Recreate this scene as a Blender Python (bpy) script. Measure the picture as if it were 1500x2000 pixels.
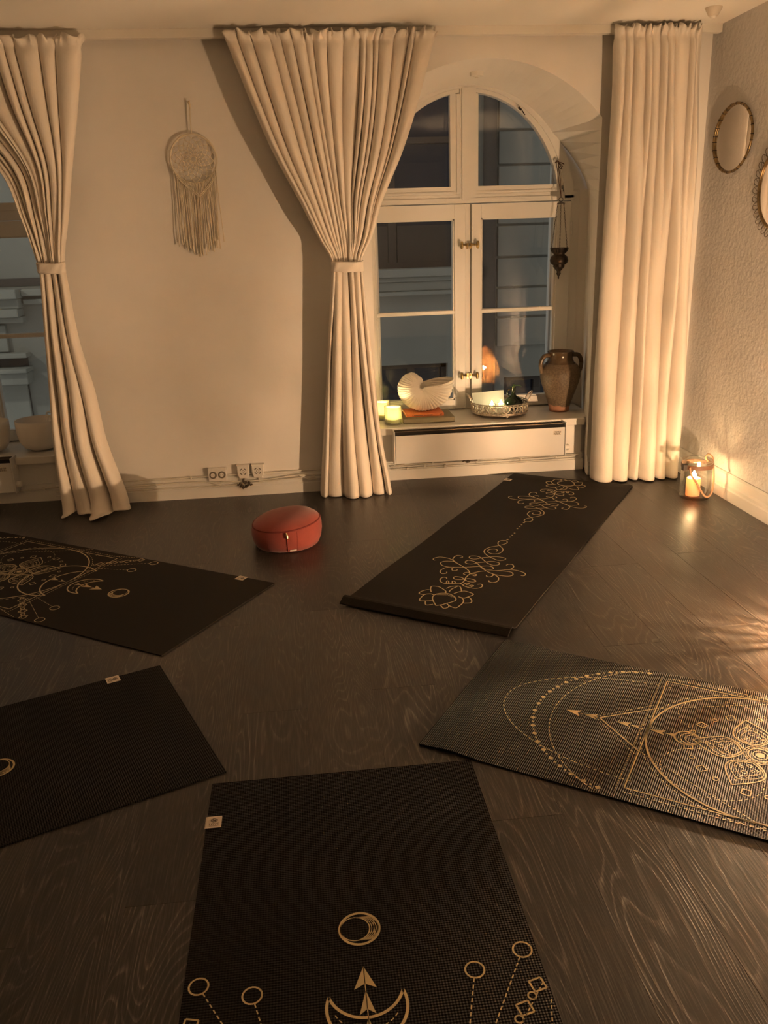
import bpy, bmesh, math, random
from mathutils import Vector, Matrix
PI = math.pi
random.seed(7)
for o in list(bpy.data.objects):
    bpy.data.objects.remove(o, do_unlink=True)
SC = bpy.context.scene
COL = SC.collection

# ------------------------------------------------------------------ camera
F_PX, PITCH, ROLL, YAW, CAM_H = 1620.0, 0.3184, -0.0331, 0.0959, 1.274
fwd = Vector((math.sin(YAW) * math.cos(PITCH), math.cos(YAW) * math.cos(PITCH), -math.sin(PITCH)))
rgt = Vector((math.cos(YAW), -math.sin(YAW), 0))
upv = rgt.cross(fwd)
r2 = rgt * math.cos(ROLL) + upv * math.sin(ROLL)
u2 = upv * math.cos(ROLL) - rgt * math.sin(ROLL)
cam_d = bpy.data.cameras.new('camera')
cam = bpy.data.objects.new('camera', cam_d)
COL.objects.link(cam)
cam_d.sensor_fit = 'HORIZONTAL'
cam_d.sensor_width = 36.0
cam_d.lens = F_PX / 1500.0 * 36.0
cam_d.clip_start = 0.02
cam.matrix_world = Matrix(((r2.x, u2.x, -fwd.x, 0), (r2.y, u2.y, -fwd.y, 0), (r2.z, u2.z, -fwd.z, CAM_H), (0, 0, 0, 1)))
SC.camera = cam

# ------------------------------------------------------------------ world, exposure
W = bpy.data.worlds.new('night_sky')
SC.world = W
W.use_nodes = True
W.node_tree.nodes['Background'].inputs['Color'].default_value = (1.0, 0.99, 0.93, 1)
W.node_tree.nodes['Background'].inputs['Strength'].default_value = 0.25
SC.view_settings.view_transform = 'Standard'
SC.view_settings.look = 'None'
SC.view_settings.exposure = 0.0
SC.view_settings.gamma = 1.0
SC.view_settings.use_curve_mapping = False
SC.cycles.sample_clamp_indirect = 40.0

LAMP_GLOW = 31000.0          # bulb of the wicker lamp
JAR_GLOW = 270.0           # flame in the jar
WARM = (1.0, 0.632, 0.350)
FLAME = (1.0, 0.66, 0.30)

# ------------------------------------------------------------------ mesh helpers
class MB:
    def __init__(s):
        s.v = []; s.f = []
    def add(s, vs, fs):
        b = len(s.v)
        s.v += [tuple(v) for v in vs]
        s.f += [tuple(i + b for i in f) for f in fs]
        return s
    def box(s, x0, x1, y0, y1, z0, z1):
        return s.add([(x0, y0, z0), (x1, y0, z0), (x1, y1, z0), (x0, y1, z0), (x0, y0, z1), (x1, y0, z1), (x1, y1, z1), (x0, y1, z1)],
                     [(0, 3, 2, 1), (4, 5, 6, 7), (0, 1, 5, 4), (1, 2, 6, 5), (2, 3, 7, 6), (3, 0, 4, 7)])
    def bbox(s, x0, x1, y0, y1, z0, z1, b):
        # box whose eight corners are cut back by b on every edge
        bm = bmesh.new()
        bmesh.ops.create_cube(bm, size=1.0)
        for v in bm.verts:
            v.co = Vector((x0 + (v.co.x + .5) * (x1 - x0), y0 + (v.co.y + .5) * (y1 - y0), z0 + (v.co.z + .5) * (z1 - z0)))
        bmesh.ops.bevel(bm, geom=bm.edges[:], offset=b, segments=2, affect='EDGES', profile=0.5)
        bm.verts.index_update()
        s.add([v.co[:] for v in bm.verts], [[v.index for v in f.verts] for f in bm.faces])
        bm.free()
        return s
    def tube(s, pts, r, seg=8, closed=False, cap=True):
        pts = [Vector(p) for p in pts]
        n = len(pts)
        rr = r if isinstance(r, (list, tuple)) else [r] * n
        tang = []
        for i in range(n):
            a = pts[(i - 1) % n] if (closed or i > 0) else pts[i]
            b = pts[(i + 1) % n] if (closed or i < n - 1) else pts[i]
            t = (b - a)
            tang.append(t.normalized() if t.length > 1e-9 else Vector((0, 0, 1)))
        ref = Vector((0, 0, 1)) if abs(tang[0].z) < 0.9 else Vector((1, 0, 0))
        nrm = tang[0].cross(ref).normalized()
        vs = []
        for i in range(n):
            nrm = (nrm - tang[i] * nrm.dot(tang[i]))
            nrm = nrm.normalized() if nrm.length > 1e-6 else tang[i].orthogonal().normalized()
            bi = tang[i].cross(nrm)
            for k in range(seg):
                a = 2 * PI * k / seg
                vs.append(pts[i] + (nrm * math.cos(a) + bi * math.sin(a)) * rr[i])
        fs = []
        m = n if closed else n - 1
        for i in range(m):
            j = (i + 1) % n
            for k in range(seg):
                l = (k + 1) % seg
                fs.append((i * seg + k, i * seg + l, j * seg + l, j * seg + k))
        if cap and not closed:
            fs.append(tuple(range(seg - 1, -1, -1)))
            fs.append(tuple((n - 1) * seg + k for k in range(seg)))
        return s.add(vs, fs)
    def lathe(s, prof, c=(0, 0, 0), seg=32, sx=1.0, sy=1.0, closed=False):
        vs = []; fs = []
        n = len(prof)
        for (r, z) in prof:
            for k in range(seg):
                a = 2 * PI * k / seg
                vs.append((c[0] + r * sx * math.cos(a), c[1] + r * sy * math.sin(a), c[2] + z))
        m = n if closed else n - 1
        for i in range(m):
            j = (i + 1) % n
            for k in range(seg):
                l = (k + 1) % seg
                fs.append((i * seg + k, i * seg + l, j * seg + l, j * seg + k))
        return s.add(vs, fs)
    def grid(s, fn, nu, nv, wrap_u=False):
        vs = [fn(i / (nu if wrap_u else nu - 1), j / (nv - 1)) for j in range(nv) for i in range(nu)]
        fs = []
        for j in range(nv - 1):
            for i in range(nu if wrap_u else nu - 1):
                k = (i + 1) % nu
                fs.append((j * nu + i, j * nu + k, (j + 1) * nu + k, (j + 1) * nu + i))
        return s.add(vs, fs)
    def prism(s, poly, y0, y1):
        # polygon in x-z pushed from y0 to y1
        n = len(poly)
        vs = [(x, y0, z) for x, z in poly] + [(x, y1, z) for x, z in poly]
        fs = [tuple(range(n)), tuple(range(2 * n - 1, n - 1, -1))] + [(i, i + n, (i + 1) % n + n, (i + 1) % n) for i in range(n)]
        return s.add(vs, fs)
    def build(s, name, mat, parent=None, smooth=False, solid=0.0, at=None):
        off = wloc(parent) if parent else (Vector(at) if at else Vector((0, 0, 0)))
        me = bpy.data.meshes.new(name)
        me.from_pydata([(v[0] - off.x, v[1] - off.y, v[2] - off.z) for v in s.v], [], s.f)
        bm = bmesh.new(); bm.from_mesh(me)
        bmesh.ops.recalc_face_normals(bm, faces=bm.faces[:])
        bm.to_mesh(me); bm.free()
        if smooth:
            me.polygons.foreach_set('use_smooth', [True] * len(me.polygons))
        me.materials.append(mat)
        o = bpy.data.objects.new(name, me)
        COL.objects.link(o)
        if parent:
            o.parent = parent
        elif at:
            o.location = at
        if solid:
            m = o.modifiers.new('thickness', 'SOLIDIFY'); m.thickness = solid; m.offset = 0
        if smooth == 'auto':
            m = o.modifiers.new('edges', 'EDGE_SPLIT'); m.split_angle = math.radians(38)
        return o

def wloc(o):
    v = Vector((0, 0, 0))
    while o:
        v += o.location
        o = o.parent
    return v
def tag(o, label=None, cat=None, group=None, kind=None):
    if label: o['label'] = label
    if cat: o['category'] = cat
    if group: o['group'] = group
    if kind: o['kind'] = kind
    return o
def thing(name, loc, label, cat, group=None, rz=0.0):
    o = bpy.data.objects.new(name, None)
    COL.objects.link(o)
    o.location = loc
    o.rotation_euler = (0, 0, rz)
    o.empty_display_size = 0.05
    return tag(o, label, cat, group)
def lerp(a, b, t): return a + (b - a) * t
def interp(tab, x):
    if x <= tab[0][0]: return list(tab[0][1:])
    for a, b in zip(tab, tab[1:]):
        if x <= b[0]:
            t = (x - a[0]) / (b[0] - a[0]); t = t * t * (3 - 2 * t) * .5 + t * .5
            return [lerp(p, q, t) for p, q in zip(a[1:], b[1:])]
    return list(tab[-1][1:])
def spline(tab, x):
    # cubic through the rows of a table: no kinks between them
    if x <= tab[0][0]: return list(tab[0][1:])
    if x >= tab[-1][0]: return list(tab[-1][1:])
    i = max(k for k in range(len(tab) - 1) if tab[k][0] <= x)
    a, b = tab[i], tab[i + 1]
    p, q = tab[max(i - 1, 0)], tab[min(i + 2, len(tab) - 1)]
    h = b[0] - a[0]; t = (x - a[0]) / h; out = []
    for c in range(1, len(a)):
        m0 = (b[c] - p[c]) / (b[0] - p[0]) * h; m1 = (q[c] - a[c]) / (q[0] - a[0]) * h
        out.append((2 * t ** 3 - 3 * t * t + 1) * a[c] + (t ** 3 - 2 * t * t + t) * m0 + (3 * t * t - 2 * t ** 3) * b[c] + (t ** 3 - t * t) * m1)
    return out
def smooth_path(pts, k=5, closed=False):
    pts = [Vector(p) for p in pts]
    n = len(pts); out = []
    rng = n if closed else n - 1
    for i in range(rng):
        p0 = pts[(i - 1) % n] if (closed or i > 0) else pts[i]
        p1 = pts[i]; p2 = pts[(i + 1) % n]
        p3 = pts[(i + 2) % n] if (closed or i < n - 2) else p2
        for j in range(k):
            t = j / k
            out.append(0.5 * ((2 * p1) + (p2 - p0) * t + (2 * p0 - 5 * p1 + 4 * p2 - p3) * t * t + (3 * p1 - p0 - 3 * p2 + p3) * t ** 3))
    if not closed: out.append(pts[-1])
    return out

# ------------------------------------------------------------------ materials
def new_mat(name):
    m = bpy.data.materials.new(name)
    m.use_nodes = True
    nt = m.node_tree
    return m, nt, nt.nodes['Principled BSDF']
def N(nt, t, **kw):
    n = nt.nodes.new(t)
    for k, v in kw.items(): setattr(n, k, v)
    return n
def plain(name, col, rough=0.6, metal=0.0, bump=None, spec=None, var=0.0, vscale=8.0, sheen=0.0, dist=0.002):
    m, nt, b = new_mat(name)
    b.inputs['Base Color'].default_value = (*col, 1)
    b.inputs['Roughness'].default_value = rough
    b.inputs['Metallic'].default_value = metal
    if spec is not None: b.inputs['Specular IOR Level'].default_value = spec
    if sheen: b.inputs['Sheen Weight'].default_value = sheen
    if bump or var:
        tc = N(nt, 'ShaderNodeTexCoord')
    if var:
        nz = N(nt, 'ShaderNodeTexNoise'); nz.inputs['Scale'].default_value = vscale; nz.inputs['Detail'].default_value = 5
        nt.links.new(tc.outputs['Object'], nz.inputs['Vector'])
        cr = N(nt, 'ShaderNodeValToRGB')
        cr.color_ramp.elements[0].position = .3; cr.color_ramp.elements[1].position = .7
        cr.color_ramp.elements[0].color = (*[c * (1 - var) for c in col], 1)
        cr.color_ramp.elements[1].color = (*[min(1, c * (1 + var)) for c in col], 1)
        nt.links.new(nz.outputs['Fac'], cr.inputs['Fac'])
        nt.links.new(cr.outputs['Color'], b.inputs['Base Color'])
    if bump:
        nz2 = N(nt, 'ShaderNodeTexNoise'); nz2.inputs['Scale'].default_value = bump[0]; nz2.inputs['Detail'].default_value = bump[2] if len(bump) > 2 else 4
        nt.links.new(tc.outputs['Object'], nz2.inputs['Vector'])
        bp = N(nt, 'ShaderNodeBump'); bp.inputs['Strength'].default_value = bump[1]; bp.inputs['Distance'].default_value = dist
        nt.links.new(nz2.outputs['Fac'], bp.inputs['Height'])
        nt.links.new(bp.outputs['Normal'], b.inputs['Normal'])
    return m
def glow(name, col, s):
    m, nt, b = new_mat(name)
    b.inputs['Base Color'].default_value = (*col, 1)
    b.inputs['Emission Color'].default_value = (*col, 1)
    b.inputs['Emission Strength'].default_value = s
    return m
def thin_glass(name, tint=(1, 1, 1), ior=1.5, rough=0.0, boost=1.0):
    m, nt, b = new_mat(name)
    nt.nodes.remove(b)
    out = nt.nodes['Material Output']
    fr = N(nt, 'ShaderNodeFresnel'); fr.inputs['IOR'].default_value = ior
    tr = N(nt, 'ShaderNodeBsdfTransparent'); tr.inputs['Color'].default_value = (*tint, 1)
    gl = N(nt, 'ShaderNodeBsdfGlossy'); gl.inputs['Roughness'].default_value = rough
    mx = N(nt, 'ShaderNodeMixShader')
    mm = N(nt, 'ShaderNodeMath', operation='MULTIPLY'); mm.inputs[1].default_value = boost; mm.use_clamp = True
    nt.links.new(fr.outputs[0], mm.inputs[0]); nt.links.new(mm.outputs[0], mx.inputs[0])
    nt.links.new(tr.outputs[0], mx.inputs[1]); nt.links.new(gl.outputs[0], mx.inputs[2])
    nt.links.new(mx.outputs[0], out.inputs['Surface'])
    return m
def translucent(name, col, tcol, fac=0.5):
    m, nt, b = new_mat(name)
    out = nt.nodes['Material Output']
    b.inputs['Base Color'].default_value = (*col, 1); b.inputs['Roughness'].default_value = 0.5
    tl = N(nt, 'ShaderNodeBsdfTranslucent'); tl.inputs['Color'].default_value = (*tcol, 1)
    mx = N(nt, 'ShaderNodeMixShader'); mx.inputs[0].default_value = fac
    nt.links.new(b.outputs[0], mx.inputs[1]); nt.links.new(tl.outputs[0], mx.inputs[2]); nt.links.new(mx.outputs[0], out.inputs['Surface'])
    return m

def wood_floor():
    m, nt, b = new_mat('dark_oak_laminate')
    L = nt.links.new
    tc = N(nt, 'ShaderNodeTexCoord'); oi = N(nt, 'ShaderNodeObjectInfo')
    mp = N(nt, 'ShaderNodeVectorMath', operation='MULTIPLY'); mp.inputs[1].default_value = (1, 0.13, 1)
    rnd = N(nt, 'ShaderNodeVectorMath', operation='MULTIPLY'); rnd.inputs[1].default_value = (37, 53, 71)
    cb = N(nt, 'ShaderNodeCombineXYZ')
    for i in range(3): L(oi.outputs['Random'], cb.inputs[i])
    L(cb.outputs[0], rnd.inputs[0])
    ad = N(nt, 'ShaderNodeVectorMath', operation='ADD')
    L(tc.outputs['Object'], mp.inputs[0]); L(mp.outputs[0], ad.inputs[0]); L(rnd.outputs[0], ad.inputs[1])
    # cathedral figure: contour lines of a stretched noise
    n1 = N(nt, 'ShaderNodeTexNoise'); n1.inputs['Scale'].default_value = 6.0; n1.inputs['Detail'].default_value = 1.5; n1.inputs['Distortion'].default_value = 0.35
    L(ad.outputs[0], n1.inputs['Vector'])
    mu = N(nt, 'ShaderNodeMath', operation='MULTIPLY'); mu.inputs[1].default_value = 42.0
    L(n1.outputs['Fac'], mu.inputs[0])
    fr = N(nt, 'ShaderNodeMath', operation='FRACT'); L(mu.outputs[0], fr.inputs[0])
    lines = N(nt, 'ShaderNodeValToRGB')
    e = lines.color_ramp.elements
    e[0].position = 0.0; e[0].color = (0, 0, 0, 1); e[1].position = 1.0; e[1].color = (0, 0, 0, 1)
    k = e.new(0.36); k.color = (0.03, 0.03, 0.03, 1)
    k = e.new(0.62); k.color = (1, 1, 1, 1)
    k = e.new(0.70); k.color = (0.10, 0.10, 0.10, 1)
    L(fr.outputs[0], lines.inputs['Fac'])
    # broken pores
    mp2 = N(nt, 'ShaderNodeVectorMath', operation='MULTIPLY'); mp2.inputs[1].default_value = (1, 0.035, 1)
    L(tc.outputs['Object'], mp2.inputs[0])
    ad2 = N(nt, 'ShaderNodeVectorMath', operation='ADD'); L(mp2.outputs[0], ad2.inputs[0]); L(rnd.outputs[0], ad2.inputs[1])
    n2 = N(nt, 'ShaderNodeTexNoise'); n2.inputs['Scale'].default_value = 330.0; n2.inputs['Detail'].default_value = 2.0
    L(ad2.outputs[0], n2.inputs['Vector'])
    p2 = N(nt, 'ShaderNodeMapRange'); p2.inputs['From Min'].default_value = 0.45; p2.inputs['From Max'].default_value = 0.72
    L(n2.outputs['Fac'], p2.inputs['Value'])
    # where the figure is strong
    n3 = N(nt, 'ShaderNodeTexNoise'); n3.inputs['Scale'].default_value = 5.0; n3.inputs['Detail'].default_value = 2.0
    L(ad.outputs[0], n3.inputs['Vector'])
    p3 = N(nt, 'ShaderNodeMapRange'); p3.inputs['From Min'].default_value = 0.35; p3.inputs['From Max'].default_value = 0.65; p3.inputs['To Min'].default_value = 0.15
    L(n3.outputs['Fac'], p3.inputs['Value'])
    g1 = N(nt, 'ShaderNodeMath', operation='MULTIPLY'); L(lines.outputs['Color'], g1.inputs[0]); L(p3.outputs[0], g1.inputs[1])
    pm = N(nt, 'ShaderNodeMapRange'); pm.inputs['To Min'].default_value = 0.35; pm.inputs['To Max'].default_value = 1.0
    L(p2.outputs[0], pm.inputs['Value'])
    g2 = N(nt, 'ShaderNodeMath', operation='MULTIPLY'); L(g1.outputs[0], g2.inputs[0]); L(pm.outputs[0], g2.inputs[1])
    g3 = N(nt, 'ShaderNodeMath', operation='MULTIPLY_ADD'); g3.inputs[1].default_value = 0.22; L(p2.outputs[0], g3.inputs[0]); L(g2.outputs[0], g3.inputs[2]); g3.use_clamp = True
    mixc = N(nt, 'ShaderNodeMix', data_type='RGBA')
    mixc.inputs['A'].default_value = (0.0225, 0.0190, 0.0165, 1); mixc.inputs['B'].default_value = (0.165, 0.143, 0.125, 1)
    L(g3.outputs[0], mixc.inputs['Factor'])
    hsv = N(nt, 'ShaderNodeHueSaturation')
    vr = N(nt, 'ShaderNodeMapRange'); vr.inputs['To Min'].default_value = 0.78; vr.inputs['To Max'].default_value = 1.22
    L(oi.outputs['Random'], vr.inputs['Value']); L(vr.outputs[0], hsv.inputs['Value']); L(mixc.outputs['Result'], hsv.inputs['Color'])
    L(hsv.outputs[0], b.inputs['Base Color'])
    rr = N(nt, 'ShaderNodeMapRange'); rr.inputs['To Min'].default_value = 0.36; rr.inputs['To Max'].default_value = 0.52
    L(g3.outputs[0], rr.inputs['Value']); L(rr.outputs[0], b.inputs['Roughness'])
    bp = N(nt, 'ShaderNodeBump'); bp.inputs['Strength'].default_value = 0.30; bp.inputs['Distance'].default_value = 0.0012
    L(g3.outputs[0], bp.inputs['Height']); L(bp.outputs[0], b.inputs['Normal'])
    return m
def mat_rubber(name, col, rib_u, rib_v, strength, rough=0.55, cross=0.6, dist=0.0012):
    # woven foam: fine ribs along both directions of the mat's own coordinates
    m, nt, b = new_mat(name)
    L = nt.links.new
    b.inputs['Base Color'].default_value = (*col, 1); b.inputs['Roughness'].default_value = rough; b.inputs['Specular IOR Level'].default_value = 0.10
    tc = N(nt, 'ShaderNodeTexCoord'); sp = N(nt, 'ShaderNodeSeparateXYZ'); L(tc.outputs['Object'], sp.inputs[0])
    hs = []
    for ax, pitch in ((0, rib_u), (1, rib_v)):
        mu = N(nt, 'ShaderNodeMath', operation='MULTIPLY'); mu.inputs[1].default_value = 2 * PI / pitch; L(sp.outputs[ax], mu.inputs[0])
        sn = N(nt, 'ShaderNodeMath', operation='SINE'); L(mu.outputs[0], sn.inputs[0]); hs.append(sn)
    ad = N(nt, 'ShaderNodeMath', operation='ADD'); L(hs[0].outputs[0], ad.inputs[0])
    ml = N(nt, 'ShaderNodeMath', operation='MULTIPLY'); ml.inputs[1].default_value = cross; L(hs[1].outputs[0], ml.inputs[0]); L(ml.outputs[0], ad.inputs[1])
    bp = N(nt, 'ShaderNodeBump'); bp.inputs['Strength'].default_value = strength; bp.inputs['Distance'].default_value = dist
    L(ad.outputs[0], bp.inputs['Height']); L(bp.outputs[0], b.inputs['Normal'])
    return m, bp
def add_vase_mat():
    m, nt, b = new_mat('stoneware_brown')
    L = nt.links.new
    tc = N(nt, 'ShaderNodeTexCoord'); sp = N(nt, 'ShaderNodeSeparateXYZ'); L(tc.outputs['Object'], sp.inputs[0])
    nz = N(nt, 'ShaderNodeTexNoise'); nz.inputs['Scale'].default_value = 120; nz.inputs['Detail'].default_value = 4; L(tc.outputs['Object'], nz.inputs['Vector'])
    cr = N(nt, 'ShaderNodeValToRGB'); cr.color_ramp.elements[0].position = .35; cr.color_ramp.elements[1].position = .65
    cr.color_ramp.elements[0].color = (.10, .068, .042, 1); cr.color_ramp.elements[1].color = (.17, .122, .078, 1); L(nz.outputs['Fac'], cr.inputs['Fac'])
    # bare clay foot with a wavy glaze edge, darker glazed neck
    n2 = N(nt, 'ShaderNodeTexNoise'); n2.inputs['Scale'].default_value = 9; L(tc.outputs['Object'], n2.inputs['Vector'])
    ad = N(nt, 'ShaderNodeMath', operation='MULTIPLY_ADD'); ad.inputs[1].default_value = 0.05; L(n2.outputs['Fac'], ad.inputs[0]); L(sp.outputs['Z'], ad.inputs[2])
    st = N(nt, 'ShaderNodeMapRange'); st.inputs['From Min'].default_value = .062; st.inputs['From Max'].default_value = .066; L(ad.outputs[0], st.inputs['Value'])
    mx = N(nt, 'ShaderNodeMix', data_type='RGBA'); mx.inputs['A'].default_value = (.36, .17, .10, 1); L(st.outputs[0], mx.inputs['Factor']); L(cr.outputs['Color'], mx.inputs['B'])
    st2 = N(nt, 'ShaderNodeMapRange'); st2.inputs['From Min'].default_value = .268; st2.inputs['From Max'].default_value = .278; L(sp.outputs['Z'], st2.inputs['Value'])
    mx2 = N(nt, 'ShaderNodeMix', data_type='RGBA'); mx2.inputs['B'].default_value = (.085, .055, .030, 1); L(st2.outputs[0], mx2.inputs['Factor']); L(mx.outputs['Result'], mx2.inputs['A'])
    L(mx2.outputs['Result'], b.inputs['Base Color'])
    rr = N(nt, 'ShaderNodeMapRange'); rr.inputs['To Min'].default_value = .55; rr.inputs['To Max'].default_value = .18; L(st2.outputs[0], rr.inputs['Value']); L(rr.outputs[0], b.inputs['Roughness'])
    return m

M = dict(
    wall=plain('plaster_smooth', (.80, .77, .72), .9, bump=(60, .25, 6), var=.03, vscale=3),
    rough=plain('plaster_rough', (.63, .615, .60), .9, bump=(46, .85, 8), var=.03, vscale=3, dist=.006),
    ceil=plain('ceiling_paint', (.80, .77, .70), .9, bump=(25, .15, 3)),
    white=plain('white_paint', (.72, .705, .66), .38, bump=(40, .08, 2)),
    sillm=plain('sill_lacquer', (.76, .73, .67), .28),
    floor=wood_floor(),
    dark=plain('dark_gap', (.012, .010, .008), .9),
    cloth=plain('curtain_cotton', (.74, .675, .590), .95, bump=(420, .35, 2), sheen=.15, dist=.001),
    rail=plain('rail_white', (.76, .72, .64), .5),
    cotton=plain('macrame_cotton', (.74, .66, .52), .95, bump=(300, .4, 2)),
    heater=plain('heater_enamel', (.66, .65, .62), .32),
    knobw=plain('knob_plastic', (.78, .75, .68), .45),
    ink=plain('printed_ink', (.10, .085, .07), .8),
    sticker=plain('sticker_paper', (.70, .66, .58), .6),
    bowl=plain('frosted_quartz', (.82, .79, .73), .55),
    glass=thin_glass('window_glass', (.97, .98, .98), 1.5, 0, 1.15),
    jarglass=thin_glass('jar_glass', (.98, .985, .975), 1.45, 0.01, .6),
    brass=plain('aged_brass', (.42, .30, .13), .3, 1.0, var=.4, vscale=60),
    bronze=plain('dark_bronze', (.030, .020, .014), .38, .5, var=.4, vscale=50),
    cord=plain('brown_cord', (.07, .035, .022), .9),
    silver=plain('antique_silver', (.55, .48, .40), .38, .85, var=.35, vscale=60),
    goldframe=plain('antique_gold', (.26, .185, .09), .3, .9, var=.5, vscale=40),
    wire=plain('dark_wire', (.10, .075, .05), .4, .7),
    mirror=plain('mirror_silver', (.92, .92, .92), .015, 1.0),
    shell=plain('shell_bisque', (.84, .78, .68), .7, bump=(200, .1, 2)),
    orange=plain('orange_cover', (.78, .22, .06), .55),
    olive=plain('olive_cover', (.26, .23, .14), .6),
    paper=plain('book_pages', (.72, .66, .52), .9),
    wax=translucent('pale_wax', (.88, .86, .66), (.97, .95, .72), .6),
    waxlow=plain('green_wax', (.55, .58, .30), .5),
    orangewax=translucent('peach_wax', (.84, .50, .34), (.95, .58, .36), .45),
    frost=translucent('frosted_glass', (.75, .76, .68), (.85, .87, .78), .45),
    green=plain('bottle_green_glass', (.0045, .010, .0035), .07),
    leaf=plain('green_leaf', (.09, .22, .035), .5),
    vase=add_vase_mat(),
    red=plain('red_cotton', (.24, .038, .026), .85, bump=(300, .3, 2), sheen=.25, var=.12, vscale=14),
    redseam=plain('red_seam', (.16, .022, .016), .9),
    zipm=plain('zip_metal', (.62, .47, .25), .35, .7),
    leather=plain('brown_leather', (.16, .075, .040), .6, bump=(120, .3, 3)),
    rope=plain('twisted_rope', (.38, .22, .12), .85, bump=(160, .6, 2)),
    buckle=plain('dark_buckle', (.03, .02, .014), .5),
    cable=plain('cable_white', (.70, .66, .58), .5),
    socket=plain('socket_plastic', (.78, .75, .69), .4),
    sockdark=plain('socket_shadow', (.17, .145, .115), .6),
    bead=plain('dark_bead_string', (.07, .05, .03), .5),
    gold=plain('gold_print', (.56, .44, .24), .45, .15),
    tagm=plain('woven_tag', (.62, .52, .42), .8),
    taglight=plain('woven_tag_edge', (.75, .66, .56), .8),
    wicker=translucent('wicker_cane', (.42, .24, .09), (.60, .36, .12), .22),
    plumb=plain('ceiling_fixture', (.62, .55, .45), .5),
    stone=plain('facade_stone', (.31, .30, .26), .9, bump=(6, .25, 5), var=.10, vscale=1.2, dist=.02),
    stonelight=plain('facade_mould', (.35, .345, .30), .9, bump=(8, .2, 5), var=.08, vscale=1.5, dist=.02),
    pane_dark=plain('far_window_glass', (.016, .018, .030), .12),
    brownwood=plain('far_window_wood', (.075, .058, .046), .7),
    pipe=plain('facade_pipe', (.10, .082, .068), .7),
)
M['rubber'], _ = mat_rubber('mat_rubber', (.0085, .0068, .0056), .0055, .0055, .55, .60)
M['rubber_ribbed'], _ = mat_rubber('mat_rubber_ribbed', (.0105, .0080, .0060), .0052, .0046, 1.0, .60, .35, .0022)
M['rubber_smooth'], _ = mat_rubber('mat_rubber_smooth', (.019, .0155, .0125), .003, .003, .25, .70)
M['bulb'] = glow('bulb_glow', WARM, LAMP_GLOW)
M['jarflame'] = glow('jar_flame', FLAME, JAR_GLOW)
M['sillflame'] = glow('sill_flame', (1.0, .76, .40), 520.0)
M['teaflame'] = glow('tea_flame', (1.0, .76, .42), 220.0)

# ------------------------------------------------------------------ room shell
YW, ZC, XR, XL, YB = 4.30, 2.18, 2.075, -3.2, -1.6       # far wall, ceiling, right wall, left wall, wall behind the camera
NICHES = [dict(cx=-1.755, bx=-1.740, z0=.245), dict(cx=.97, bx=.985, z0=.295)]
HW_F, HW_B, HW_R, ZS_F, ZA_F = .575, .635, .690, 1.80, 2.065
ARC_A, ARC_B, ARC_Z = .585, .61, 1.42
YF = 4.80

floor = tag(MB().box(XL, XR + .3, YB, 5.05, -.10, -.012).build('floor', M['floor']), 'dark brown oak laminate floor of long boards', 'floor', kind='structure')
PW, PL = .192, 1.285
plank_cache = {}
def plank(x0, x1, y0, y1):
    key = (round(x1 - x0, 4), round(y1 - y0, 4))
    if key not in plank_cache:
        w, l = key
        g, b = .00002, .0005
        a, c = w / 2 - g, l / 2 - g
        vs = [(-a, -c, -.012), (a, -c, -.012), (a, c, -.012), (-a, c, -.012), (-a, -c, -b), (a, -c, -b), (a, c, -b), (-a, c, -b),
              (-a + b, -c + b, 0), (a - b, -c + b, 0), (a - b, c - b, 0), (-a + b, c - b, 0)]
        fs = [(8, 9, 10, 11)]
        for i in range(4):
            j = (i + 1) % 4
            fs += [(i, j, 4 + j, 4 + i), (4 + i, 4 + j, 8 + j, 8 + i)]
        me = bpy.data.meshes.new('plank'); me.from_pydata(vs, [], fs); me.materials.append(M['floor'])
        plank_cache[key] = me
    o = bpy.data.objects.new('plank', plank_cache[key])
    o.location = ((x0 + x1) / 2, (y0 + y1) / 2, 0)
    o.parent = floor
    COL.objects.link(o)
xs = [XR]
while xs[-1] > XL: xs.append(max(XL, xs[-1] - PW))
for i in range(len(xs) - 1):
    y = 4.42 - (i * 0.53 % 1.0) * PL * 0.97
    yy = [4.42]
    while yy[-1] > YB:
        nxt = y if len(yy) == 1 and y < 4.42 else yy[-1] - PL
        if yy[-1] - nxt < .02: nxt = yy[-1] - PL
        yy.append(max(YB, nxt))
    for a, b in zip(yy, yy[1:]): plank(xs[i + 1], xs[i], b, a)

ceiling = tag(MB().box(XL, XR + .02, YB, YW + .02, ZC, ZC + .08).build('ceiling', M['ceil']), 'plain cream painted ceiling', 'ceiling', kind='structure')
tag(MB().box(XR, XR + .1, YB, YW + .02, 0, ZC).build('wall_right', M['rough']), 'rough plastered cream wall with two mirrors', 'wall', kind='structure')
tag(MB().box(XL - .1, XL, YB, YW + .02, 0, ZC).build('wall_left', M['wall']), 'plain plastered wall on the left out of frame', 'wall', kind='structure')
tag(MB().box(XL, XR, YB - .1, YB, 0, ZC).build('wall_near', M['wall']), 'plain plastered wall behind the viewer', 'wall', kind='structure')

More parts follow.
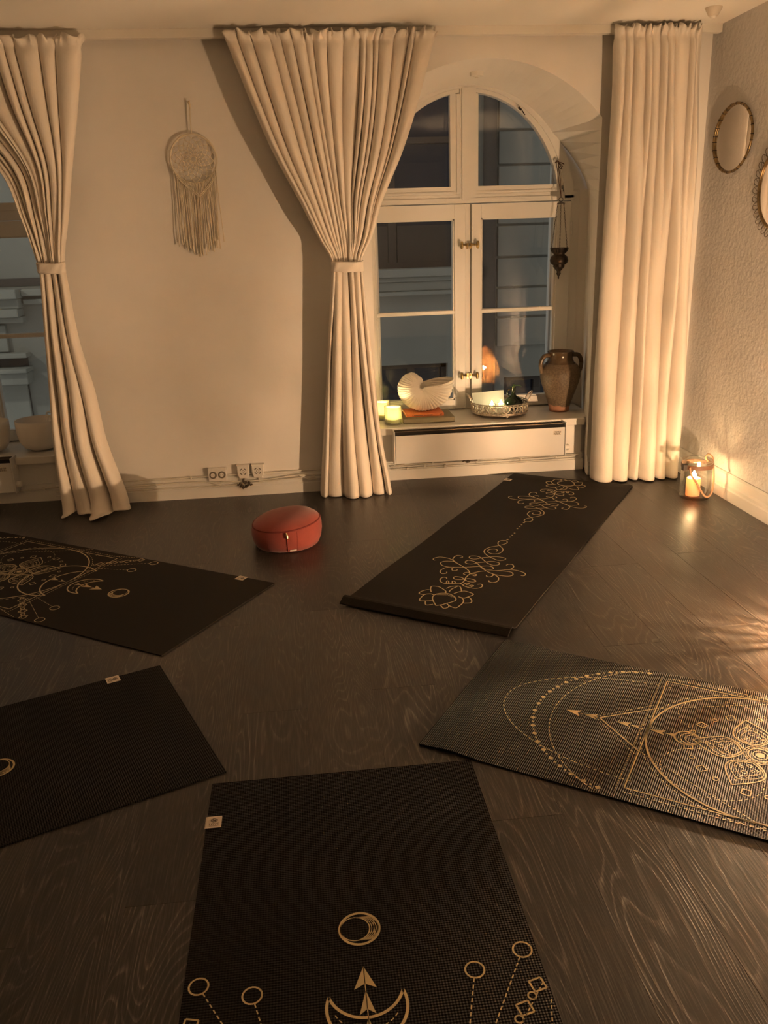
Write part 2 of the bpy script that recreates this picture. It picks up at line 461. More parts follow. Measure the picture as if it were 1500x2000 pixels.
def farch(n, t):
    # front edge of the niche: angle parameter t 0..1 from the left springing to the right one
    x = -HW_F + 2 * HW_F * t
    r = (HW_F ** 2 + (ZA_F - ZS_F) ** 2) / (2 * (ZA_F - ZS_F))
    z = ZA_F - r + math.sqrt(max(0, r * r - x * x))
    return n['cx'] + x, z
def barch(n, t):
    a = lerp(PI - .66, .66, t)
    return n['bx'] + ARC_A * math.cos(a), ARC_Z + ARC_B * math.sin(a)
mb = MB()
cuts = [XL]
for n in NICHES: cuts += [n['cx'] - HW_F, n['cx'] + HW_F]
cuts.append(XR)
def quad(a, b, c, d): mb.add([a, b, c, d], [(0, 1, 2, 3)])
for i in range(0, len(cuts), 2):
    quad((cuts[i], YW, 0), (cuts[i + 1], YW, 0), (cuts[i + 1], YW, ZC), (cuts[i], YW, ZC))
K = 28
for n in NICHES:
    for i in range(K):
        t0, t1 = i / K, (i + 1) / K
        x0, z0 = farch(n, t0); x1, z1 = farch(n, t1)
        quad((x0, YW, z0), (x1, YW, z1), (x1, YW, ZC), (x0, YW, ZC))
        bx0, bz0 = barch(n, t0); bx1, bz1 = barch(n, t1)
        quad((x0, YW, z0), (bx0, YF + .02, bz0), (bx1, YF + .02, bz1), (x1, YW, z1))
    for sgn in (-1, 1):
        prof = []
        for i in range(33):
            t = i / 32
            zf = ZS_F * t
            if t < .78:
                xb, zb = n['bx'] + sgn * HW_R, 1.45 * t / .78
            else:
                k = (t - .78) / .22
                xb = n['bx'] + sgn * lerp(HW_R, ARC_A * math.cos(.66), k ** 1.7)
                zb = lerp(1.45, ARC_Z + ARC_B * math.sin(.66), k)
            prof.append(((n['cx'] + sgn * HW_F, YW, zf), (xb, YF + .02, zb)))
        for p, q in zip(prof, prof[1:]):
            quad(p[0], p[1], q[1], q[0])
    # plaster round the arched frame
    for i in range(36):
        t0, t1 = lerp(.02, PI - .02, i / 36), lerp(.02, PI - .02, (i + 1) / 36)
        P_ = [(n['bx'] + a * math.cos(t), YF + .026, ARC_Z + b * math.sin(t)) for (a, b, t) in ((.59, .615, t0), (.82, .80, t0), (.82, .80, t1), (.59, .615, t1))]
        quad(*P_)
    # plaster behind the frame, outside the arched opening
    for sg in (-1, 1): mb.box(*sorted((n['bx'] + sg * .632, n['bx'] + sg * .76)), YF + .012, YF + .10, 0, 1.50)
    mb.box(n['bx'] - .75, n['bx'] - .50, YF + .09, YF + .14, 0, 2.1)
    mb.box(n['bx'] + .50, n['bx'] + .75, YF + .09, YF + .14, 0, 2.1)
    mb.box(n['bx'] - .75, n['bx'] + .75, YF + .09, YF + .14, 0, n['z0'])
wall_far = tag(mb.build('wall_far', M['wall']), 'cream plastered window wall with two arched niches', 'wall', kind='structure')

# baseboards
def baseboard(name, path_pts, label, h=.105):
    # stepped profile swept along straight runs; path given as (start, end, outward normal)
    b = MB()
    prof = [(0, 0), (.030, 0), (.030, .052), (.024, .058), (.024, .072), (.016, .080), (.016, h - .01), (.008, h), (0, h)]
    for (p, q, nrm) in path_pts:
        vs = [(pt[0] + nrm[0] * d, pt[1] + nrm[1] * d, z) for pt in (p, q) for d, z in prof]
        k = len(prof)
        fs = [(i, (i + 1) % k, (i + 1) % k + k, i + k) for i in range(k)] + [tuple(range(k)), tuple(range(2 * k - 1, k - 1, -1))]
        b.add(vs, fs)
    return tag(b.build(name, M['white']), label, 'baseboard', kind='structure')
nl, nr = NICHES
baseboard('baseboard_far', [((nl['cx'] + HW_F, YW), (nr['cx'] - HW_F, YW), (0, -1)), ((nr['cx'] + HW_F, YW), (XR - .002, YW), (0, -1)), ((XL, YW), (nl['cx'] - HW_F, YW), (0, -1))], 'white moulded baseboard along the window wall')
baseboard('baseboard_right', [((XR, YB), (XR, YW - .032), (-1, 0))], 'white stepped baseboard along the rough right wall', .125)

# ------------------------------------------------------------------ windows
def ell(bx, a, b, t): return bx + a * math.cos(t), ARC_Z + b * math.sin(t)
def make_window(idx, n, label):
    bx, z0 = n['bx'], n['z0']
    dz = z0 - .295
    w = thing('window_%d' % idx, (bx, YF, z0), label, 'window')
    w['kind'] = 'structure'
    W_ = M['white']
    zt0, zt1 = 1.441 + dz * .35, 1.531 + dz * .35       # transom
    # fixed frame: jambs, sill rail
    f = MB()
    for s in (-1, 1):
        f.box(*sorted((bx + s * .585, bx + s * HW_B)), YF + .005, YF + .09, z0, 1.49)
    f.box(bx - .585, bx + .585, YF + .005, YF + .09, z0, z0 + .012)
    f.box(bx - .0155, bx + .0155, YF + .012, YF + .09, z0, zt0)
    # arched outer ring
    def ring(mbx, a0, b0, a1, b1, y, y2, t0=0.06, t1=PI - 0.06, k=40):
        A = []
        for i in range(k + 1):
            t = lerp(t0, t1, i / k)
            xi, zi = ell(bx, a0, b0, t); xo, zo = ell(bx, a1, b1, t)
            A.append(((xi, y, zi), (xo, y, zo), (xo, y2, zo), (xi, y2, zi)))
        for p, q in zip(A, A[1:]):
            for e in range(4):
                mbx.add([p[e], q[e], q[(e + 1) % 4], p[(e + 1) % 4]], [(0, 1, 2, 3)])
    ring(f, .548, .597, .60, .625, YF + .002, YF + .09)
    f.build('frame', W_, w, smooth='auto')
    tr = MB()
    tr.box(bx - .60, bx + .60, YF + .002, YF + .09, zt0 + .002, zt0 + .030)
    tr.box(bx - .56, bx + .56, YF + .010, YF + .09, zt0 + .030, zt0 + .050)
    tr.build('transom', W_, w)
    mu = MB(); mu.box(bx - .034, bx + .034, YF - .004, YF + .09, zt0 + .02, ARC_Z + .60)
    mu.box(bx - .044, bx + .044, YF + .006, YF + .089, zt0 + .021, ARC_Z + .598)
    mu.build('mullion', W_, w)
    # fanlight sashes with quarter-round panes
    for s in (-1, 1):
        a, b = .514, .579
        xi = .058 if s > 0 else .096
        fs = MB()
        t_in = math.acos(xi / a); t_b = math.asin((zt1 - ARC_Z) / b); t_m = math.acos(.040 / .55)
        if s > 0: ring(fs, a, b, .550, .600, YF + .0135, YF + .0605, t_b - .02, t_m, 26)
        else: ring(fs, a, b, .550, .600, YF + .0135, YF + .0605, PI - t_m, PI - t_b + .02, 26)
        fs.box(*sorted((bx + s * .044, bx + s * xi)), YF + .014, YF + .06, zt0 + .05, ARC_Z + b - .006)
        if s < 0: fs.box(bx - .062, bx - .0445, YF + .0065, YF + .063, zt0 + .0512, ARC_Z + b - .010)
        fs.box(*sorted((bx + s * .0445, bx + s * .53)), YF + .0147, YF + .061, zt0 + .051, zt1)
        fs.box(*sorted((bx + s * .0445, bx + s * .535)), YF + .008, YF + .062, zt0 + .0505, zt0 + .064)
        sash = fs.build('fanlight', W_, w, smooth='auto')
        for yy, nm in ((YF + .035, 'pane'), (YF + .115, 'outer_pane')):
            poly = [(bx + s * xi, zt1), (bx + s * a * math.cos(t_b), zt1)]
            for i in range(1, 21):
                t = lerp(t_b, t_in, i / 20); poly.append((bx + s * a * math.cos(t), ARC_Z + b * math.sin(t)))
            MB().add([(x, yy, z) for x, z in poly], [tuple(range(len(poly)))]).build(nm, M['glass'], sash)
    # casements
    for s in (-1, 1):
        x_in, x_out = bx + s * .0155, bx + s * .583
        p_in, p_out = bx + s * (.071 if s > 0 else .080), bx + s * (.505 if s > 0 else .528)
        zb0, zb1 = z0 + .008, zt0
        pz0, pz1 = z0 + .062, zt0 - .078
        barz0, barz1 = .850 + dz * .6, .872 + dz * .6
        c = MB()
        y0, y1 = YF - .012, YF + .04
        g = .002
        c.bbox(*sorted((x_in + s * g, p_in)), y0, y1, zb0, zb1 - g, .003)
        c.bbox(*sorted((p_out, x_out)), y0, y1, zb0, zb1 - g, .003)
        c.box(*sorted((p_in, p_out)), y0, y1, pz1, zb1 - g)
        c.box(*sorted((p_in, p_out)), y0, y1, zb0, pz0)
        # inner moulding step round the panes
        for (a0, a1, b0, b1) in ((p_in, p_in + s * .009, pz0, pz1), (p_out - s * .009, p_out, pz0, pz1)):
            c.box(*sorted((a0, a1)), y0 + .010, y1, b0, b1)
        c.box(*sorted((p_in, p_out)), y0 + .010, y1, pz1 - .007, pz1)
        c.box(*sorted((p_in, p_out)), y0 + .010, y1, pz0, pz0 + .007)
        cas = c.build('casement', W_, w)
        MB().bbox(*sorted((p_in, p_out)), y0 + .004, y1, barz0, barz1, .004).build('glazing_bar', W_, cas)
        for (zz0, zz1) in ((pz0, barz0), (barz1, pz1)):
            for yy, nm in ((YF + .030, 'pane'), (YF + .115, 'outer_pane')):
                MB().add([(p_in, yy, zz0), (p_out, yy, zz0), (p_out, yy, zz1), (p_in, yy, zz1)], [(0, 1, 2, 3)]).build(nm, M['glass'], cas)
        # espagnolette knobs
        for kz in (1.225 + dz, .500 + dz):
            kx = bx + s * .045
            kb = MB()
            kb.tube([(bx + s * .012, y0 - .006, kz), (kx, y0 - .026, kz)], .004, 8)
            kb.lathe([(0, -.002), (.008, -.002), (.008, .012), (0, .012)], (bx + s * .012, y0 - .006, kz - .005), 10)
            kb.box(*sorted((bx + s * .003, bx + s * .014)), y0 - .010, y0 + .002, kz - .020, kz + .010)
            # faceted egg-shaped grip
            prof = [(0, -.021), (.007, -.0195), (.0105, -.010), (.0105, .010), (.007, .0195), (0, .021)]
            kb.lathe(prof, (kx, y0 - .030, kz), 12, .85, 1.1)
            kb.build('knob', M['brass'], cas, smooth='auto')
        hb = MB().tube([(x_out + s * .003, y0 - .002, 1.26 + dz), (x_out + s * .003, y0 - .002, 1.33 + dz)], .006, 10)
        hb.build('hinge', W_, cas, smooth=True)
    # sill board and panelled apron
    MB().bbox(bx - .645, bx + .645, YW + .125, YF + .004, z0 - .034, z0, .004).build('sill_back', M['sillm'], w)
    MB().bbox(bx - .575, bx + .575, YW + .092, YW + .127, z0 - .040, z0, .004).build('sill_nosing', M['sillm'], w)
    ap = MB(); ap.box(bx - .565, bx + .565, YW + .118, YF, 0.0, z0 - .034); ap.box(bx - .64, bx + .64, YW + .16, YF, 0, z0 - .034)
    ap.build('apron', W_, w)
    bb = MB(); bb.box(bx - .575, bx + .575, YW + .094, YW + .118, 0, .058); bb.box(bx - .570, bx + .570, YW + .102, YW + .118, .058, .092)
    bb.box(bx - .638, bx + .638, YW + .136, YW + .16, 0, .06); bb.box(bx - .638, bx + .638, YW + .144, YW + .16, .06, .092)
    bb.build('apron_baseboard', W_, w)
    return w
make_window(1, nl, 'white arched casement window with quartz bowls on its sill')
make_window(2, nr, 'white arched casement window with candles and jug on its sill')

# ------------------------------------------------------------------ building across the street
YX = 11.0
bd = thing('building', (0, YX, -4.0), 'dim grey stone building across the street behind the glass', 'building')
fw = MB()
ops = [(-.9, .15, .90, 3.3), (.30, 2.29, .90, 3.3), (1.02, 1.98, -2.2, -.33), (-.4, .55, -2.2, -.33), (2.75, 3.75, -2.2, -.56), (-5.6, -4.2, -2.6, -.9)]
gx = sorted({-9.0, 8.0} | {v for o in ops for v in o[:2]}); gz = sorted({-4.0, 6.0} | {v for o in ops for v in o[2:]})
for a, b in zip(gx, gx[1:]):
    for c, d in zip(gz, gz[1:]):
        mx_, mz_ = (a + b) / 2, (c + d) / 2
        if not any(o[0] < mx_ < o[1] and o[2] < mz_ < o[3] for o in ops):
            fw.box(a, b, YX, YX + .35, c, d)
fw.build('facade_wall', M['stone'], bd)
for (a, b, c, d) in ops:
    g = MB().box(a, b, YX + .22, YX + .24, c, d).build('far_window', M['pane_dark'], bd)
    fr = MB(); t = .07
    fr.box(a, a + t, YX + .14, YX + .22, c, d); fr.box(b - t, b, YX + .14, YX + .22, c, d); fr.box(a, b, YX + .14, YX + .22, d - t, d); fr.box(a, b, YX + .14, YX + .22, c, c + t)
    m_ = (a + b) / 2
    fr.box(m_ - .05, m_ + .05, YX + .15, YX + .22, c, d)
    fr.box(a, b, YX + .15, YX + .22, c + (d - c) * .62, c + (d - c) * .62 + .07)
    fr.build('far_window_frame', M['brownwood'], g)
# wooden shutters behind the upper glass
for (a, b) in ((.36, 1.24), (1.36, 2.22)):
    MB().box(a, b, YX + .16, YX + .215, .97, 1.42).build('far_window_panel', M['brownwood'], bd)
# sill mouldings under the upper windows
for (x0, x1) in ((-1.0, 2.40),):
    for (z0, z1, d) in ((.80, .90, .22), (.74, .80, .15), (.62, .74, .10), (.57, .62, .14)):
        MB().bbox(x0, x1, YX - d, YX + .02, z0, z1, .015).build('sill_moulding', M['stonelight'], bd)
# rusticated blocks to the right, and a drain pipe
zrows = [-.95, -.53, -.15, .238, .617, .995, 1.39, 1.75, 2.098, 2.497, 2.9, 3.3]
for i, (z0, z1) in enumerate(zip(zrows, zrows[1:])):
    x = 2.62 - (i % 2) * .0
    wds = [1.05, .75, 1.1, .8] if i % 2 else [.70, 1.1, .8, 1.1]
    for wd in wds:
        if not (z0 < -.5 and x < 3.8):
            MB().bbox(x + .012, x + wd - .012, YX - .05, YX + .02, z0 + .014, z1 - .014, .012).build('stone_block', M['stone'], bd)
        x += wd
MB().tube([(2.51, YX - .10, -3.9), (2.51, YX - .10, 5.5)], .085, 12).build('drain_pipe', M['pipe'], bd, smooth=True)
# console ledges seen through the left window
for (x0, x1, z0, z1, d) in ((-6.4, -3.33, .72, .83, .30), (-6.4, -3.35, .60, .72, .20), (-6.4, -3.36, .50, .60, .24), (-6.4, -3.34, .43, .50, .16), (-3.33, -2.0, .74, .82, .12), (-3.33, -2.0, .64, .70, .08),
                            (-6.4, -3.30, .86, .95, -.02), (-6.4, -3.36, .0, .06, .18), (-6.4, -3.35, -.17, -.12, .30), (-6.4, -3.37, -.32, -.17, .24), (-6.4, -3.45, -1.0, -.34, .06), (-6.4, -3.6, .07, .40, .05)):
    MB().bbox(x0, x1, YX - d, YX + .03, z0, z1, .012).build('ledge', M['stonelight'], bd)
MB().box(-6.4, -3.40, YX - .015, YX + .02, -.115, -.005).build('ledge_shade_strip', M['pipe'], bd)  # dark strips: shade of the ledge recesses painted as colour, nothing is sunk
MB().box(-6.4, -1.5, YX - .015, YX + .02, .86, .95).build('ledge_shade_strip', M['pipe'], bd)
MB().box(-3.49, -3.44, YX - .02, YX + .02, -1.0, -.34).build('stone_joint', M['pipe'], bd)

# street lamp: lights the facade from the upper left
ld = bpy.data.lights.new('street_light', 'POINT'); ld.energy = 170; ld.color = (1.0, .98, .86); ld.shadow_soft_size = .15
lo = bpy.data.objects.new('street_light', ld); lo.location = (-6.5, 8.2, 3.2); COL.objects.link(lo)

# ------------------------------------------------------------------ curtain rail and curtains
rl = MB()
rl.box(XL, XR - .003, 4.203, 4.240, ZC - .036, ZC - .0005)
rail_o = rl.build('curtain_rail', M['rail'], at=None)
tag(rail_o, 'long white ceiling curtain rail above the curtains', 'curtain rail')

def curtain(name, label, rows, n1, n2, seed, zb, ztie=None, puddle=0.0, sub_n=460, bow=0.0, ret=False):
    """rows: (z, xl, xr, amp, blend) listed from the top; blend 0 uses the upper fold set, 1 the lower one"""
    rnd = random.Random(seed)
    def phases(n):
        ws = [rnd.uniform(.40, 1.75) for _ in range(n)]
        t = sum(ws); acc = [0]
        for q in ws: acc.append(acc[-1] + q / t)
        am = [rnd.uniform(.5, 1.2) for _ in range(n + 1)]
        return acc, am
    P1, P2 = phases(n1), phases(n2)
    def fold(P, s, z):
        acc, am = P
        s = min(1, max(0, s + .012 * math.sin(PI * s) * math.sin(4.3 * z + 11 * s + wob[3])))
        for i in range(len(acc) - 1):
            if s <= acc[i + 1] or i == len(acc) - 2:
                t = (s - acc[i]) / (acc[i + 1] - acc[i]); break
        w = lerp(am[i], am[i + 1], t) * (1 + .30 * math.sin(3.7 * z + i * 2.3 + wob[7]))
        c = math.cos(2 * PI * t)
        # rounded crest, narrow valley
        y = .65 * (1 - 2 * abs(math.sin(PI * t)) ** .62) + .35 * c   # broad crest, narrow valley
        xw = -math.sin(2 * PI * t) * (acc[i + 1] - acc[i]) * .17
        return y * w, xw
    tab = sorted([(r[0],) + tuple(r[1:]) for r in rows])
    ztop = rows[0][0]
    wob = [rnd.uniform(0, 6.28) for _ in range(8)]
    def fn(i, j):
        s = i; t = j
        z = lerp(ztop, zb, t)
        xl, xr, amp, bl = spline(tab, z); bl = min(1, max(0, bl))
        y1, xw1 = fold(P1, s, z); y2, xw2 = fold(P2, s, z)
        y = lerp(y1, y2, bl); xw = lerp(xw1, xw2, bl)
        ym = 4.145 + bow * max(0, 1 - z / 1.1) * (2 * s - 1) ** 2
        if ztop - z < .10:      # gathered heading with a ruffle above the tape
            q = (ztop - z) / .10
            ruf = math.exp(-((q - .45) / .22) ** 2)
            amp2 = amp * (1 - .62 * ruf)
            top_ = max(0, 1 - q / .42)
            yy = ym + y * amp2 + top_ * (.010 * math.sin(2 * PI * n1 * 2.1 * s + wob[0]) + .006 * math.sin(2 * PI * n1 * 3.3 * s + wob[1]))
            zz = z - top_ * (.009 + .008 * math.sin(2 * PI * n1 * 1.37 * s + wob[1]) + .005 * math.sin(2 * PI * n1 * 2.9 * s + wob[5]))
            xw += top_ * .012 * math.sin(2 * PI * n1 * 1.9 * s + wob[6])
        else:
            yy = ym + y * amp
            zz = z
        yy += .004 * math.sin(3.1 * z + 9 * s + wob[2]) + .003 * math.sin(7 * z + 23 * s + wob[3])
        x = lerp(xl, xr, s) + xw * (xr - xl) + .0025 * math.sin(5 * z + 17 * s + wob[4])
        if ret and s > .94:
            k = (s - .94) / .06 * min(1, max(0, (ztop - z - .045) / .06))
            yy += .115 * k; x += .035 * k
        if puddle and zz < .10:
            k = (.10 - zz) / .10
            yy -= puddle * k * k * (.6 + .5 * math.sin(9 * s + wob[5]))
            zz = max(.004 + .010 * (1 + math.sin(26 * s + wob[6])) * k * .6, zz)
        return (x, yy, zz)
    base = ((rows[-1][1] + rows[-1][2]) / 2, 4.15, 0)
    c = thing(name, base, label, 'curtain', 'cream curtains on the rail')
    MB().grid(fn, sub_n, 130).build('cloth', M['cloth'], c, smooth=True, solid=.0022)
    if ztie:
        xl, xr = spline(tab, ztie)[:2]
        xm, hw = (xl + xr) / 2, (xr - xl) / 2 + .006
        tb = MB()
        def band(i, j):
            a = 2 * PI * i
            ca, sa = math.cos(a), math.sin(a)
            r = .75
            x = xm + hw * (abs(ca) ** r) * (1 if ca > 0 else -1)
            y = 4.145 + .040 * (abs(sa) ** r) * (1 if sa > 0 else -1)
            zz = ztie + .0235 * (1 - 2 * j) + .003 * math.sin(2 * a + .6) - .006 * (1 if False else 0)
            return (x + .0012 * math.sin(9 * a) * math.sin(6 * j), y + .002 * math.sin(7 * a + 4 * j), zz)
        tb.grid(band, 64, 9, wrap_u=True)
        tb.build('tieback', M['cloth'], c, smooth=True, solid=.003)
    return c
A1 = .030
curtain('curtain', 'cream curtain tied back at the left window, hem pooling on the floor',
        [(2.150, -1.76, -.846, .038, 0), (1.888, -1.55, -.900, .042, 0), (1.62, -1.275, -.962, .038, 0), (1.40, -1.205, -1.012, .032, .1), (1.27, -1.178, -1.045, .022, .4), (1.195, -1.166, -1.056, .021, .7), (1.15, -1.166, -1.055, .021, 1),
         (.87, -1.186, -1.045, .040, 1), (.60, -1.208, -1.003, .050, 1), (.35, -1.227, -.980, .054, 1), (.09, -1.232, -.920, .045, 1), (-.05, -1.225, -.900, .042, 1)], 13, 4, 3, -.05, 1.192, .055)
curtain('curtain', 'wide cream curtain tied in the middle between dreamcatcher and candles',
        [(2.160, -.240, .706, .038, 0), (1.875, -.140, .622, .043, 0), (1.66, -.055, .545, .042, 0), (1.436, .060, .440, .037, 0), (1.28, .135, .385, .030, .25), (1.19, .186, .336, .023, .6), (1.12, .188, .334, .022, 1),
         (.74, .147, .362, .044, 1), (.32, .103, .402, .054, 1), (.07, .079, .440, .058, 1), (.004, .074, .448, .058, 1)], 17, 6, 11, .004, 1.152, 0, bow=.045)
curtain('curtain', 'straight cream curtain hanging loose in the right corner',
        [(2.165, 1.535, 1.945, .036, 0), (1.90, 1.545, 1.955, .043, .0), (1.62, 1.541, 1.972, .052, .5), (1.3, 1.535, 1.976, .062, .9), (.90, 1.530, 1.980, .066, 1), (.40, 1.528, 1.990, .068, 1), (.008, 1.530, 2.000, .070, 1)], 10, 6, 29, .008, None, 0, sub_n=360, ret=True)

# ------------------------------------------------------------------ dreamcatcher
dc = thing('dreamcatcher', (-.43, YW - .03, 1.26), 'round cream macrame dreamcatcher with long fringe on the wall', 'wall hanging')
yd = YW - .019
cx, cz, R_ = -.430, 1.655, .107
MB().tube([(cx + R_ * math.cos(a), yd, cz + R_ * math.sin(a)) for a in [2 * PI * i / 64 for i in range(64)]], .0048, 8, closed=True).build('hoop', M['cotton'], dc, smooth=True)
wb = MB()
NW = 15
def node(ring, k):
    r = R_ * (1 - ring / 7.0) ** 1.0
    a = 2 * PI * (k + .5 * ring) / NW + .1
    return Vector((cx + r * math.cos(a) + .002, yd - .001, cz + r * math.sin(a)))
for ring in range(6):
    for k in range(NW):
        p, q, r_ = node(ring, k), node(ring + 1, k), node(ring, k + 1)
        c0 = Vector((cx, yd, cz))
        for a, b in ((p, q), (q, r_)):
            m_ = (a + b) / 2; m_ = m_ + (m_ - c0).normalized() * (-.0025 if ring < 4 else 0)
            wb.tube([a, m_, b], .0016, 5)
wb.tube([(cx + .014 * math.cos(a), yd, cz + .014 * math.sin(a)) for a in [2 * PI * i / 24 for i in range(24)]], .0026, 6, closed=True)
wb.build('web', M['cotton'], dc, smooth=True)
hc = MB().tube([(-.424, yd + .004, 1.905), (-.4265, yd, 1.85), (-.428, yd, cz + R_)], .0032, 6)
hc.tube([(-.430, yd + .006, 1.900), (-.4225, yd - .004, 1.885), (-.424, yd - .004, 1.872)], .0052, 6)
hc.build('hanging_cord', M['cotton'], dc, smooth=True)
fr = MB(); rnd = random.Random(4)
vk = MB()
xsF = [lerp(-.525, -.330, i / 37) for i in range(38)]
for i, x in enumerate(xsF):
    t = (x - cx) / R_
    z_h = cz - R_ * math.sqrt(max(0, 1 - min(.95, t * t))) if abs(t) < .97 else cz - .03
    z_v = lerp(1.492, 1.583, min(1, abs(x - (-.418)) / .105))
    zend = 1.225 + .05 * abs(t) + rnd.uniform(-.012, .030)
    sway = rnd.uniform(-.012, .012)
    yo = yd + rnd.uniform(-.006, .004)
    pts = [(x, yd - .004, z_h + .004), (x + rnd.uniform(-.002, .002), yo - .006, (z_h + z_v) / 2), (x, yo, z_v), (x + sway * .3, yo, lerp(z_v, zend, .4)), (x + sway * .9, yo + rnd.uniform(-.003, .003), lerp(z_v, zend, .8)), (x + sway, yo, zend)]
    fr.tube(smooth_path(pts, 3), [.0019] * 12 + [.0019, .0022, .0027, .0034], 5)
for sgn, xe in ((-1, -.520), (1, -.327)):
    pts = [(lerp(-.418, xe, k / 12), yd - .006, lerp(1.490, 1.583, (k / 12) ** 1.15)) for k in range(13)]
    vk.tube(pts, .0026, 6)
    vk.tube([(p[0], p[1] - .002, p[2] + .007) for p in pts], .0020, 6)
fr.build('fringe', M['cotton'], dc, smooth=True)
vk.build('knot_row', M['cotton'], dc, smooth=True)

# ------------------------------------------------------------------ heaters
def heater(x0, x1, z0, z1, label, knob_right=True):
    h = thing('heater', ((x0 + x1) / 2, YW + .06, z0), label, 'heater', 'panel heaters under the sills')
    yf = YW + .030
    MB().bbox(x0 + .004, x1 - .004, yf, yf + .006, z0, z1 - .020, .002).build('front_panel', M['heater'], h)
    b = MB(); b.box(x0 + .006, x1 - .006, yf + .016, yf + .085, z0 + .01, z1 - .004)
    b.build('back_body', M['dark'], h)
    for xx in (x0 - .004, x1 - .002):
        MB().prism([(0, 0)] * 0 or [(xx, z0 - .006), (xx + .006, z0 - .006), (xx + .006, z1 + .004), (xx, z1 + .004)], yf - .003, yf + .088).build('side_cap', M['heater'], h)
    g = MB()
    for k in range(3): g.box(x0 + .01, x1 - .01, yf + .018 + k * .022, yf + .024 + k * .022, z1 - .008, z1 - .001)
    g.build('top_grille', M['wire'], h)
    kx = x1 + .004
    kn = MB()
    kn.tube([(kx, yf + .03, z0 + .035), (kx + .022, yf + .03, z0 + .035)], .017, 20)
    kn.tube([(kx + .022, yf + .03, z0 + .035), (kx + .026, yf + .03, z0 + .035)], .013, 20)
    kn.build('thermostat_knob', M['knobw'], h, smooth='auto')
    sw = MB().bbox(kx, kx + .005, yf + .03, yf + .045, z1 - .055, z1 - .035, .0015); sw.build('rocker_switch', M['knobw'], h)
    st = MB().box(x1 - .070, x1 - .025, yf - .0008, yf + .0002, z1 - .062, z1 - .036).build('sticker', M['sticker'], h)
    tx = MB(); r_ = random.Random(3)
    for row in range(4):
        x = x1 - .067
        while x < x1 - .031:
            w = r_.uniform(.003, .010); tx.box(x, min(x + w, x1 - .028), yf - .0014, yf - .0008, z1 - .044 - row * .0052, z1 - .0408 - row * .0052); x += w + .0018
    tx.build('sticker_print', M['ink'], st)
    for xx in (x0 + .05, x1 - .08): MB().box(xx, xx + .03, yf + .01, yf + .08, z0 - .006, z0 + .012).build('bracket', M['heater'], h)
    return h
heater(.487, 1.432, .108, .283, 'long white panel heater under the candle window')
heater(-2.45, -1.510, .075, .253, 'white panel heater with round knob under the bowl window')

# ------------------------------------------------------------------ quartz bowls
def bowl(cx_, cy_, r, h, label, tiltx=0):
    prof = [(0, 0), (r * .45, .004), (r * .72, h * .10), (r * .90, h * .30), (r * .97, h * .55), (r * .995, h * .8), (r, h), (r - .006, h), (r * .96, h * .6), (r * .86, h * .32), (r * .6, h * .12), (0, .012)]
    o = MB().lathe(prof, (cx_, cy_, nl['z0'] + .0005), 48).build('singing_bowl', M['bowl'], at=(cx_, cy_, nl['z0']), smooth=True)
    return tag(o, label, 'bowl', 'quartz bowls on the left sill')
bowl(-1.415, 4.570, .118, .165, 'white frosted quartz bowl beside the tied curtain')
bowl(-1.685, 4.560, .118, .165, 'white frosted quartz bowl cut off by the left picture edge')
s_ = thing('striker', (-1.37, 4.60, .42), 'pale ring-ended striker resting inside the quartz bowl', 'striker')
MB().tube([(-1.362 + .0145 * math.cos(a), 4.612, .428 + .011 * math.sin(a)) for a in [2 * PI * i / 24 for i in range(24)]], .0045, 8, closed=True).build('ring_end', M['bowl'], s_, smooth=True)
MB().tube([(-1.372, 4.616, .418), (-1.41, 4.60, .275)], .006, 10).build('stick', M['bowl'], s_, smooth=True)

# ------------------------------------------------------------------ sill still life (right window)
ZSILL = .2955
def flame(mb_, x, y, z, h=.022, r=.006):
    mb_.lathe([(0, 0), (r * .7, h * .12), (r, h * .3), (r * .7, h * .6), (r * .25, h * .88), (0, h)], (x, y, z), 12)
def glass_candle(x, y, r, h, label, glowmat):
    c = thing('glass_candle', (x, y, ZSILL), label, 'candle', 'candles in glass tumblers on the sill')
    gl = MB().lathe([(0, 0), (r * .94, 0), (r, .006), (r, h), (r - .003, h), (r - .003, .012), (0, .012)], (x, y, ZSILL), 40)
    gl.build('tumbler', M['jarglass'], c, smooth='auto')
    MB().lathe([(0, .013), (r - .0045, .013), (r - .0045, .030), (0, .030)], (x, y, ZSILL), 36).build('wax_base', M['waxlow'], c, smooth='auto')
    MB().lathe([(r - .0045, .030), (r - .0045, h * .93), (r - .008, h * .95), (r - .012, h * .90), (r * .55, h * .62), (r * .2, h * .46), (0, h * .46), (0, .031), (r - .006, .030)], (x, y, ZSILL), 36).build('wax', M['wax'], c, smooth='auto')
    f = MB(); flame(f, x, y, ZSILL + h * .52, .024, .007)
    f.build('flame', glowmat, c, smooth=True)
    MB().tube([(x, y, ZSILL + h * .45), (x, y, ZSILL + h * .55)], .0012, 6).build('wick', M['dark'], c)
    return c
glass_candle(.502, 4.500, .050, .100, 'glowing pale candle in a glass tumbler beside the curtain', M['sillflame'])
glass_candle(.455, 4.640, .046, .105, 'second glowing candle half hidden behind the curtain edge', M['sillflame'])

